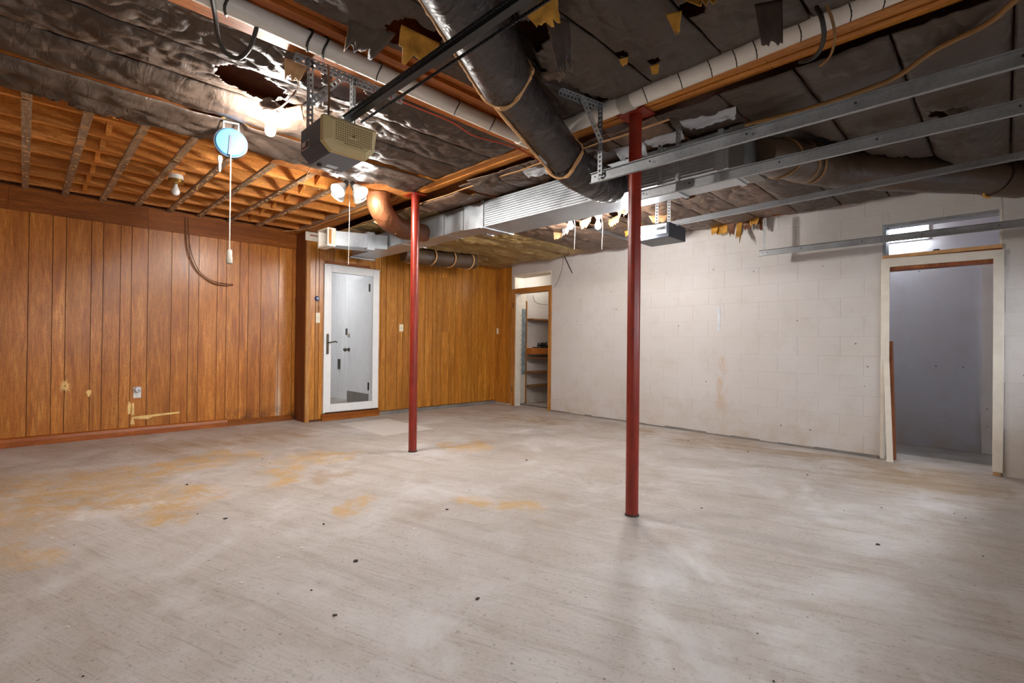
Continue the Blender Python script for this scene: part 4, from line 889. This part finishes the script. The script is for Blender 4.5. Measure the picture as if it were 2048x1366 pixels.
# ================================================================== cord reel and hanging cables
c = HZ(462, 287, 2.47)
t = thing('cord_reel', 'round light blue cord reel hanging at the edge of the bare joists', 'cord reel', c)
nx_ = (EYE-c); nx_.z = 0; nx_.normalize(); sd = V(-nx_.y, nx_.x, 0)
MB().lathe(c-nx_*.035, [(.088, 0), (.096, .008), (.096, .055), (.088, .064), (.03, .066)], 36, nx_).build('drum', 'reel_blue', t, smooth=True)
MB().lathe(c-nx_*.03, [(.102, .012), (.104, .02), (.104, .038), (.102, .046)], 36, nx_).build('rim', 'opener_dark', t, smooth=True)
MB().tube([c+V(0, 0, .09)-sd*.045, c+V(0, 0, .145)-sd*.045, c+V(0, 0, .145)+sd*.045, c+V(0, 0, .09)+sd*.045], .006, 6).build('bracket', 'porcelain', t)
MB().bar(c+nx_*.034+V(0, 0, .045), c+nx_*.034+V(0, 0, -.09)-sd*.008, .018, .008, up=nx_).build('slot', 'opener_dark', t)
MB().tube([c+nx_*.03+V(0, 0, -.05), c+nx_*.03+V(0, 0, -.4), HZ(464, 440, 2.0)*0+c+nx_*.03+V(0, 0, -.74)], .004, 6).build('cord', 'cord_white', t)
MB().lathe(c+nx_*.03+V(0, 0, -.74), [(.008, 0), (.016, -.01), (.016, -.05), (.019, -.055), (.019, -.095), (.012, -.10)], 14).build('connector', 'pvc_grey', t, smooth=True)
MB().lathe(c-sd*.065+V(0, 0, -.10), [(.012, 0), (.018, -.02), (.010, -.05), (.008, -.10), (.003, -.11)], 12).build('plug', 'pvc_grey', t, smooth=True)
def cable(name, pts, r, mat, label, cat='cable', n=8):
    o = MB().tube(bez(pts, 8), r, n).build(name, mat, smooth=True); return tag(o, label, cat)
cable('wall_cable', [V(LWX+.03, 1.385, 2.60), V(LWX+.03, 1.40, 2.33), V(LWX+.035, 1.43, 2.14), V(LWX+.03, 1.52, 1.96), V(LWX+.03, 1.68, 1.835), V(LWX+.025, 1.83, 1.81), V(LWX+.006, 1.93, 1.825)], .006, 'cord_brown', 'brown cable drooping down the panelled wall to a hole')
cable('wall_cable', [V(LWX+.024, 1.415, 2.60), V(LWX+.03, 1.43, 2.33), V(LWX+.04, 1.47, 2.12), V(LWX+.035, 1.56, 1.94), V(LWX+.035, 1.70, 1.855), V(LWX+.028, 1.84, 1.835), V(LWX+.008, 1.925, 1.84)], .004, 'cord_brown', 'thinner cable beside the drooping one on the panelled wall')
cable('black_cable', [HZ(424, -8, 2.555), HZ(430, 30, 2.545), HZ(437, 75, 2.52), HZ(452, 106, 2.49), HZ(478, 116, 2.48), HZ(500, 95, 2.50), HZ(512, 60, 2.545), HZ(518, 38, 2.585)], .010, 'rubber', 'thick black cable looping down beside the slung drain pipe')
cable('black_cable', [HZ(1633, 15, 2.60), HZ(1643, 35, 2.53), HZ(1648, 70, 2.48), HZ(1640, 100, 2.48), HZ(1622, 118, 2.50), HZ(1600, 124, 2.56)], .010, 'rubber', 'black cable looping under the pipe on the main beam')
cable('tan_cable', [HZ(1652, 10, 2.58), HZ(1664, 38, 2.53), HZ(1670, 76, 2.48), HZ(1660, 112, 2.48), HZ(1640, 132, 2.50)], .006, 'cord_tan', 'tan cable looping beside the black one on the main beam')
cable('armoured_cable', [HZ(2075, -40, 2.53), HZ(2020, 10, 2.53), HZ(1970, 50, 2.53), HZ(1870, 100, 2.525), HZ(1790, 155, 2.525), HZ(1700, 190, 2.525), HZ(1600, 222, 2.525), HZ(1490, 250, 2.525)], .013, 'cord_tan', 'brown armoured cable running across the dark insulation')
cable('red_wire', [HZ(742, 180, 2.585), HZ(790, 198, 2.585), HZ(850, 222, 2.585), HZ(905, 245, 2.58), HZ(945, 270, 2.575), HZ(985, 282, 2.57), HZ(1025, 293, 2.56), HZ(1060, 310, 2.55), HZ(1090, 330, 2.52)], .005, 'cord_red', 'thin red wire trailing beside the cross beam to the duct')
cable('brown_wire', [HZ(540, 222, 2.57), HZ(560, 215, 2.55), HZ(580, 198, 2.55), HZ(592, 182, 2.57)], .006, 'cord_brown', 'brown wire running from the glowing bulb to the opener hanger')
cable('opener_wire', [V(-2.55, 1.135, 2.575), V(-2.545, 1.14, 2.45), V(-2.55, 1.14, 2.32), V(-2.54, 1.13, 2.229)], .006, 'cord_brown', 'dark wire dropping along the opener hanger')
cable('white_wire', [V(-6.95, 2.50, 2.60), V(-6.5, 2.66, 2.60), V(-6.0, 2.69, 2.615), V(-5.2, 2.69, 2.60), V(-4.62, 2.69, 2.60)], .005, 'tan_tape', 'pale wire stapled along the near face of the main beam')
cable('hanging_wire', [HZ(628, 320, 2.62), V(-3.95, 1.66, 2.45)+V(-.35, .05, 0), HZ(640, 378, 2.42)], .003, 'cord_tan', 'thin loose wire dangling below the opener')
cable('black_wire', [RW(1.70, 2.52, -.03), RW(1.78, 2.38, -.03), RW(1.86, 2.24, -.03)], .006, 'rubber', 'stub of black wire poking from the top of the block wall')
cable('thin_wire', [RW(1.66, 2.52, -.02), RW(1.64, 2.35, -.015), RW(1.55, 2.15, -.012), RW(1.47, 2.05, -.01)], .003, 'rubber', 'thin wire hanging beside the closet head on the block wall')
for a, b in ((828, 838), (835, 846)): pass

# ================================================================== storm door, entry door, wall fittings
sd_ = thing('storm_door', 'white full-view storm door with clear glass and bronze lever', 'door', (DWX, (DY0+DY1)/2, DZ0))
GY0, GY1, GZ0, GZ1 = 3.072, 3.715, .225, 2.085
X0, X1 = DWX-.035, DWX+.022
def rail4(y0, y1, z0, z1, y2, y3, z2, z3, x0, x1): 
    return (MB().box((x0, y0, z0), (x1, y2, z1)), MB().box((x0, y3, z0), (x1, y1, z1)), MB().box((x0, y2, z3), (x1, y3, z1)), MB().box((x0, y2, z0), (x1, y3, z2)))
for nm, mb in zip(('stile', 'stile', 'top_rail', 'bottom_rail'), rail4(DY0+.025, DY1-.004, DZ0+.01, DZ1-.008, GY0, GY1, GZ0, GZ1, X0, X1)): mb.build(nm, 'white_paint', sd_, bevel=.006)
MB().box((X0, DY0, DZ0), (X1+.004, DY0+.023, DZ1)).build('frame_strip', 'white_paint', sd_); MB().box((X0, DY0+.025, DZ1-.006), (X1+.004, DY1, DZ1+.004)).build('frame_strip', 'white_paint', sd_)
MB().box((DWX-.008, GY0, GZ0), (DWX-.004, GY1, GZ1)).build('glass', 'glass', sd_)
for a, b, c0, c1 in ((DY0, DY0+.012, DZ0, DZ1), (DY1-.012, DY1, DZ0, DZ1), (DY0+.012, DY1-.012, DZ1-.012, DZ1), (DY0+.012, DY1-.012, DZ0, DZ0+.008)): MB().box((-6.952, a, c0), (X0-.002, b, c1)).build('jamb_lining', 'white_paint', sd_)
hd = MB().box((X1, 3.0, .93), (X1+.012, 3.035, 1.215)); hd = hd.build('handle_plate', 'bronze', sd_, bevel=.006)
MB().tube(bez([V(X1+.01, 3.018, 1.095), V(X1+.05, 3.02, 1.095), V(X1+.055, 3.06, 1.10), V(X1+.05, 3.11, 1.108), V(X1+.05, 3.135, 1.095)], 6), .009, 8).build('lever', 'bronze', hd, smooth=True)
ed = thing('entry_door', 'open white entry door with bronze knob behind the storm door glass', 'door', (-7.33, 3.85, .11))
MB().box((-7.725, 3.82, .115), (-6.975, 3.862, 2.12)).build('slab', 'white_paint', ed, bevel=.003)
MB().box((-7.70, 3.815, .115), (-6.99, 3.82, .30)).build('kick_panel', 'concrete_dark', ed)
for z in (.42, 1.95): MB().box((-6.99, 3.80, z-.06), (-6.97, 3.825, z+.06)).build('hinge', 'bronze', ed)
MB().lathe((-7.65, 3.82, .98), [(.032, 0), (.032, .01), (.014, .015), (.014, .045), (.03, .055), (.034, .075), (.02, .095)], 20, (0, -1, 0)).build('knob', 'bronze', ed, smooth=True)
MB().lathe((-7.65, 3.862, .98), [(.032, 0), (.014, .015), (.03, .055), (.02, .075)], 20, (0, 1, 0)).build('knob', 'bronze', ed, smooth=True)
MB().lathe((-7.65, 3.82, 1.22), [(.03, 0), (.03, .015), (.012, .03)], 20, (0, -1, 0)).build('deadbolt', 'pvc_grey', ed, smooth=True)
MB().box((-7.745, 3.80, 1.22), (-7.715, 3.84, 1.33)).build('strike_box', 'bronze', ed)
ct = MB().box((-8.42, 3.99, .62), (-8.36, 4.012, .80)).build('door_holder', 'bronze', base=(-8.39, 4.0, .62)); tag(ct, 'small dark latch fixed low on the white beadboard wall', 'latch')

def plate(name, label, cat, y, z, x, mat='ivory', w_=.035, h_=.057):
    t = thing(name, label, cat, (x, y, z-h_)); MB().box((x, y-w_, z-h_), (x+.007, y+w_, z+h_)).build('plate', mat, t, bevel=.003)
    MB().box((x+.007, y-.005, z-.012), (x+.016, y+.005, z+.012)).build('toggle', mat, t); return t
plate('light_switch', 'ivory light switch on the panelling right beside the storm door latch side', 'switch', 4.215, 1.335, DWX)
plate('light_switch', 'narrow ivory switch between the corner post and the storm door', 'switch', 2.885, 1.435, DWX+.002, w_=.03, h_=.07)
t = thing('light_switch', 'small ivory switch on the corner boards of the closet wall', 'switch', RW(.07, 1.25, -.02))
mb = MB(); rbox(mb, .045, .095, 1.285, 1.39, -.022, -.014); mb.build('plate', 'ivory', t); mb = MB(); rbox(mb, .066, .074, 1.325, 1.35, -.032, -.022); mb.build('toggle', 'ivory', t)
t = thing('round_dimmer', 'small round glossy dial above the narrow switch by the storm door', 'dial', (DWX, 2.87, 1.66)); MB().lathe((DWX, 2.872, 1.70), [(.035, 0), (.033, .015), (.02, .03)], 20, (1, 0, 0)).build('dial', 'smoke_blue', t, smooth=True); MB().box((DWX, 2.85, 1.655), (DWX+.01, 2.89, 1.665)).build('bracket', 'bronze', t)
t = MB().box((DWX, 2.892, 1.545), (DWX+.02, 2.908, 1.60)).build('wood_block', 'pine_z', base=(DWX, 2.9, 1.545)); tag(t, 'tiny wood block above the switch beside the storm door', 'block')
t = thing('wall_outlet', 'white wall outlet with a round plug-in device on the panelling', 'outlet', (LWX, .945, .43))
MB().box((LWX, .908, .43), (LWX+.007, .982, .555)).build('plate', 'porcelain', t, bevel=.003)
pd = MB().lathe((LWX+.007, .948, .53), [(.032, 0), (.032, .03), (.026, .04)], 24, (1, 0, 0)).build('plug_in', 'opener_white', t, smooth=True)
MB().cyl((LWX+.046, .952, .52), (LWX+.050, .952, .52), .006, 10).build('eye', 'black_plastic', pd); MB().box((LWX+.007, .936, .445), (LWX+.012, .956, .475)).build('socket', 'porcelain', t)
hk = thing('coat_hook', 'small rusty hook on the narrow return board', 'hook', (DWX-.2, 2.72, 1.66)); MB().tube(bez([V(-6.92, 2.728, 1.68), V(-6.92, 2.69, 1.67), V(-6.95, 2.67, 1.66), V(-6.98, 2.68, 1.69)], 5), .005, 6).build('hook', 'cord_brown', hk)

# ================================================================== closet joinery
cf = thing('door_1', 'varnished wood door frame with white transom box around the shelved closet', 'door frame', RW(.93, 0, .05), kind='structure')
for a, b in ((.45, .535), (1.345, 1.405)):
    mb = MB(); rbox(mb, a, b, 0, 2.085, -.02, .12); mb.build('jamb', 'pine_z', cf, bevel=.003)
mb = MB(); rbox(mb, .535, 1.345, 2.00, 2.085, -.02, .12); mb.build('head', 'pine_x', cf, bevel=.003)
for a, b, c0, c1 in ((.47, .515, 2.085, 2.34), (1.375, 1.395, 2.085, 2.34), (.515, 1.375, 2.30, 2.34)):
    mb = MB(); rbox(mb, a, b, c0, c1, -.006, .22); mb.build('transom_lining', 'cream_paint', cf)
mb = MB(); rbox(mb, .535, .55, 0, 2.0, -.005, .12); mb.build('stop', 'cream_paint', cf)
for z in (.25, 1.75):
    mb = MB(); rbox(mb, .475, .50, z, z+.09, -.023, -.018); mb.build('hinge_mark', 'cord_brown', cf)
sb = MB(); sb.box((-6.30, 6.44, 0.02), (-6.275, 6.60, 2.05)); sb = sb.build('side_board', 'cream_paint', base=(-6.29, 6.52, .02)); tag(sb, 'peeling painted board inside the closet beside the shelves', 'board')
MB().box((-6.275, 6.50, .55), (-6.262, 6.585, 1.75)).build('metal_sheet', 'steel_blue', sb)
mb = MB()
for i in range(12): mb.box((-6.275, 6.462, .62+i*.09), (-6.270, 6.474, .65+i*.09))
mb.build('slots', 'black_plastic', sb)['kind'] = 'stuff'
sp_ = MB().box((-6.30, 6.603, .0), (-6.26, 6.625, 1.90)).build('shelf_post', 'pine_z', base=(-6.28, 6.6, 0)); tag(sp_, 'upright pine post carrying the closet shelves', 'post')
sp2 = MB().box((-6.10, 7.28, .0), (-6.06, 7.32, 1.75)).build('shelf_post', 'shelf_wood', base=(-6.08, 7.3, 0)); tag(sp2, 'darker upright post at the hidden end of the closet shelves', 'post')
for i, (z, th, lab) in enumerate(((1.575, .03, 'topmost closet shelf under the bare wall'), (1.03, .115, 'thick orange wood ledge carrying the black tools in the closet'), (.86, .025, 'closet shelf just below the thick ledge'), (.60, .025, 'closet shelf second below the thick ledge'), (.345, .025, 'lowest closet shelf above the floor'))):
    o = MB().box((-6.30, 6.626, z-th), (-6.105, 7.9, z)).build('closet_shelf', 'beam_y' if i == 1 else 'shelf_wood', base=(-6.2, 7.2, z-th)); tag(o, lab, 'shelf', 'closet shelves')
o = MB(); rs = random.Random(9)
for i in range(9):
    p = V(-6.18+rs.uniform(-.05, .05), 7.0+rs.uniform(-.05, .12), 1.060); o.tube([p, p+V(rs.uniform(-.06, .06), rs.uniform(-.1, .1), rs.uniform(.02, .09)), p+V(rs.uniform(-.08, .08), rs.uniform(-.14, .14), rs.uniform(.0, .07))], .016, 7, True)
o.box((-6.22, 6.96, 1.0305), (-6.14, 7.14, 1.06)); o = o.build('tool_bundle', 'black_plastic', base=(-6.18, 7.05, 1.03)); tag(o, 'black bundle of straps lying on the thick closet ledge', 'tools')
o = MB().box((-6.19, 6.70, 1.031), (-6.155, 6.86, 1.05)).build('flat_tool', 'black_plastic', base=(-6.17, 6.78, 1.031), bevel=.004); tag(o, 'flat black tool on the closet ledge beside the bundle', 'tool')
cable('closet_wire', [V(-6.27, 6.78, 2.02), V(-6.26, 6.82, 1.92), V(-6.25, 6.95, 1.87), V(-6.26, 7.2, 1.87)], .004, 'rubber', 'thin wire curling on the bare closet wall above the shelves')

# ================================================================== store room doorway
df = thing('door_2', 'chipped cream door casing with open transom in the block wall', 'door frame', RW(6.27, 0, 0), kind='structure')
mb = MB(); rbox(mb, 5.838, 5.905, .98, 1.985, -.022, -.002); mb.build('casing', 'cream_paint', df, bevel=.003)
mb = MB(); rbox(mb, 5.838, 5.868, .01, .98, -.022, -.002); mb.build('casing', 'cream_paint', df)
mb = MB(); mb.hexa([RW(5.868, .98, -.024), RW(5.905, .98, -.024), RW(5.905, .98, -.004), RW(5.868, .98, -.004), RW(5.868, .98, -.024), RW(5.905, .98, -.024), RW(5.905, .98, -.004), RW(5.868, .98, -.004)]); mb.v = []; mb.f = []
mb.hexa([RW(5.905, 0, -.10), RW(5.955, 0, -.10), RW(5.955, 0, -.08), RW(5.905, 0, -.08), RW(5.862, .98, -.026), RW(5.906, .98, -.026), RW(5.906, .98, -.006), RW(5.862, .98, -.006)]); mb.build('split_casing', 'cream_paint', df)
mb = MB(); rbox(mb, 6.635, 6.702, .03, 1.96, -.022, -.002); mb.build('casing', 'cream_paint', df, bevel=.003)
mb = MB(); rbox(mb, 6.64, 6.69, 0, .03, -.018, .03); mb.build('jamb_foot', 'tan_paper', df)
mb = MB(); mb.hexa([RW(5.905, 1.90, -.024), RW(6.635, 1.895, -.024), RW(6.635, 1.895, -.002), RW(5.905, 1.90, -.002), RW(5.84, 1.985, -.024), RW(6.702, 1.968, -.024), RW(6.702, 1.968, -.002), RW(5.84, 1.985, -.002)]); mb.build('head_casing', 'cream_paint', df)
mb = MB(); rbox(mb, 5.845, 6.690, 1.868, 2.012, .0, .14); mb.build('head_beam', 'red_board', df)
mb = MB(); rbox(mb, 5.845, 6.690, 1.985, 2.018, -.012, .05); mb.build('transom_sill', 'tan_tape', df)
for a, b in ((5.845, 5.872), (6.672, 6.690)):
    mb = MB(); rbox(mb, a, b, .0, 1.868, .0, .14); mb.build('jamb', 'cream_paint', df); mb = MB(); rbox(mb, a, b, 2.018, 2.325, .0, .14); mb.build('transom_lining', 'steel_blue' if a < 6 else 'cream_paint', df)
mb = MB(); rbox(mb, 5.872, 6.672, 2.295, 2.325, .0, .14); mb.build('transom_lining', 'galv', df)
mb = MB(); rbox(mb, 6.23, 6.275, 2.018, 2.032, .0, .03); mb.build('dark_clip', 'black_plastic', df)
o = MB().hexa([RW(5.925, 0, .02), RW(5.95, 0, .02), RW(5.95, 0, .10), RW(5.925, 0, .10), RW(5.885, 1.17, .03), RW(5.915, 1.17, .03), RW(5.915, 1.17, .11), RW(5.885, 1.17, .11)]).build('leaning_board', 'red_board', base=RW(5.93, 0, .06)); tag(o, 'reddish board leaning inside the chipped doorway casing', 'board')
mb = MB(); rbox(mb, 6.615, 6.78, 1.20, 1.305, 1.105, 1.133); o = mb.build('wood_block', 'shelf_wood', base=RW(6.7, 1.2, 1.12)); tag(o, 'small brown wood plate screwed to the store room wall', 'wood plate')
# foil strip on the block wall with rust stain below is part of the wall
t = thing('metal_bracket', 'shiny perforated metal strip fixed upright on the block wall', 'bracket', RW(HR(1438, 660)[0], HR(1438, 660)[1], -.01))
sa, za = HR(1438, 614); sb_, zb_ = HR(1438, 660)
mb = MB(); perf(mb, RW(sa, za, -.006), RW(sb_, zb_, -.006), RE, .03, .004, .02); mb.build('strip', 'opener_white', t)
rs = random.Random(12)
o = MB()
for i in range(54):
    x = -6.3+i*.09; y = 2.925+.012*noise.noise(Vector((x*3, 0, 0))); z = 2.553+.008*noise.noise(Vector((x*4, 3, 0)))
    if i: o.bar(q_, V(x, y, z), .018, .005)
    q_ = V(x, y, z)
o = o.build('paper_edge', 'tan_tape', base=(-4, 2.92, 2.56)); tag(o, 'pale paper stapling edge running along the far side of the main beam', 'insulation edge')
o['kind'] = 'stuff'
mb = MB(); rs = random.Random(21)
spots = [(-6.45, .83), (-3.4, .9), (-2.9, 1.3), (-2.3, 1.2), (-1.9, .9), (-1.6, 1.4), (-1.3, .6), (-2.6, 2.0), (-1.9, 5.4), (-2.6, 5.5), (-1.2, 4.8), (-.6, 4.2), (-.5, 3.4), (-3.2, 3.4), (-4.4, .9), (-4.9, 1.6)]
for i in range(90):
    if i < len(spots): x, y = spots[i]; r = rs.uniform(.006, .013)
    else: x, y = rs.uniform(-6.6, .4), rs.uniform(.1, 5.7); r = rs.uniform(.002, .006)
    n_ = rs.randint(4, 6); a0_ = rs.random()*6
    mb.prism([(x+r*rs.uniform(.5, 1.3)*math.cos(a0_+q*6.283/n_), y+r*rs.uniform(.5, 1.3)*math.sin(a0_+q*6.283/n_), .0005) for q in range(n_)], (0, 0, r*.4))
o = mb.build('floor_debris', 'debris', base=(-3, 3, 0)); tag(o, 'dark crumbs and grit scattered over the concrete floor', 'debris', kind='stuff')
mb = MB()
for i in range(34):
    x, y = (rs.uniform(-6.3, -2), rs.uniform(0, 2.6)) if i < 22 else (rs.uniform(-3, 0), rs.uniform(1, 5)); r = rs.uniform(.005, .014); n_ = rs.randint(3, 5); a0_ = rs.random()*6
    mb.prism([(x+r*rs.uniform(.4, 1.4)*math.cos(a0_+q*6.283/n_), y+r*rs.uniform(.4, 1.4)*math.sin(a0_+q*6.283/n_), .0005) for q in range(n_)], (0, 0, .002))
o = mb.build('paint_chips', 'chip', base=(-3, 3, 0)); tag(o, 'pale paint flakes scattered over the concrete floor', 'paint flakes', kind='stuff')
#@@END
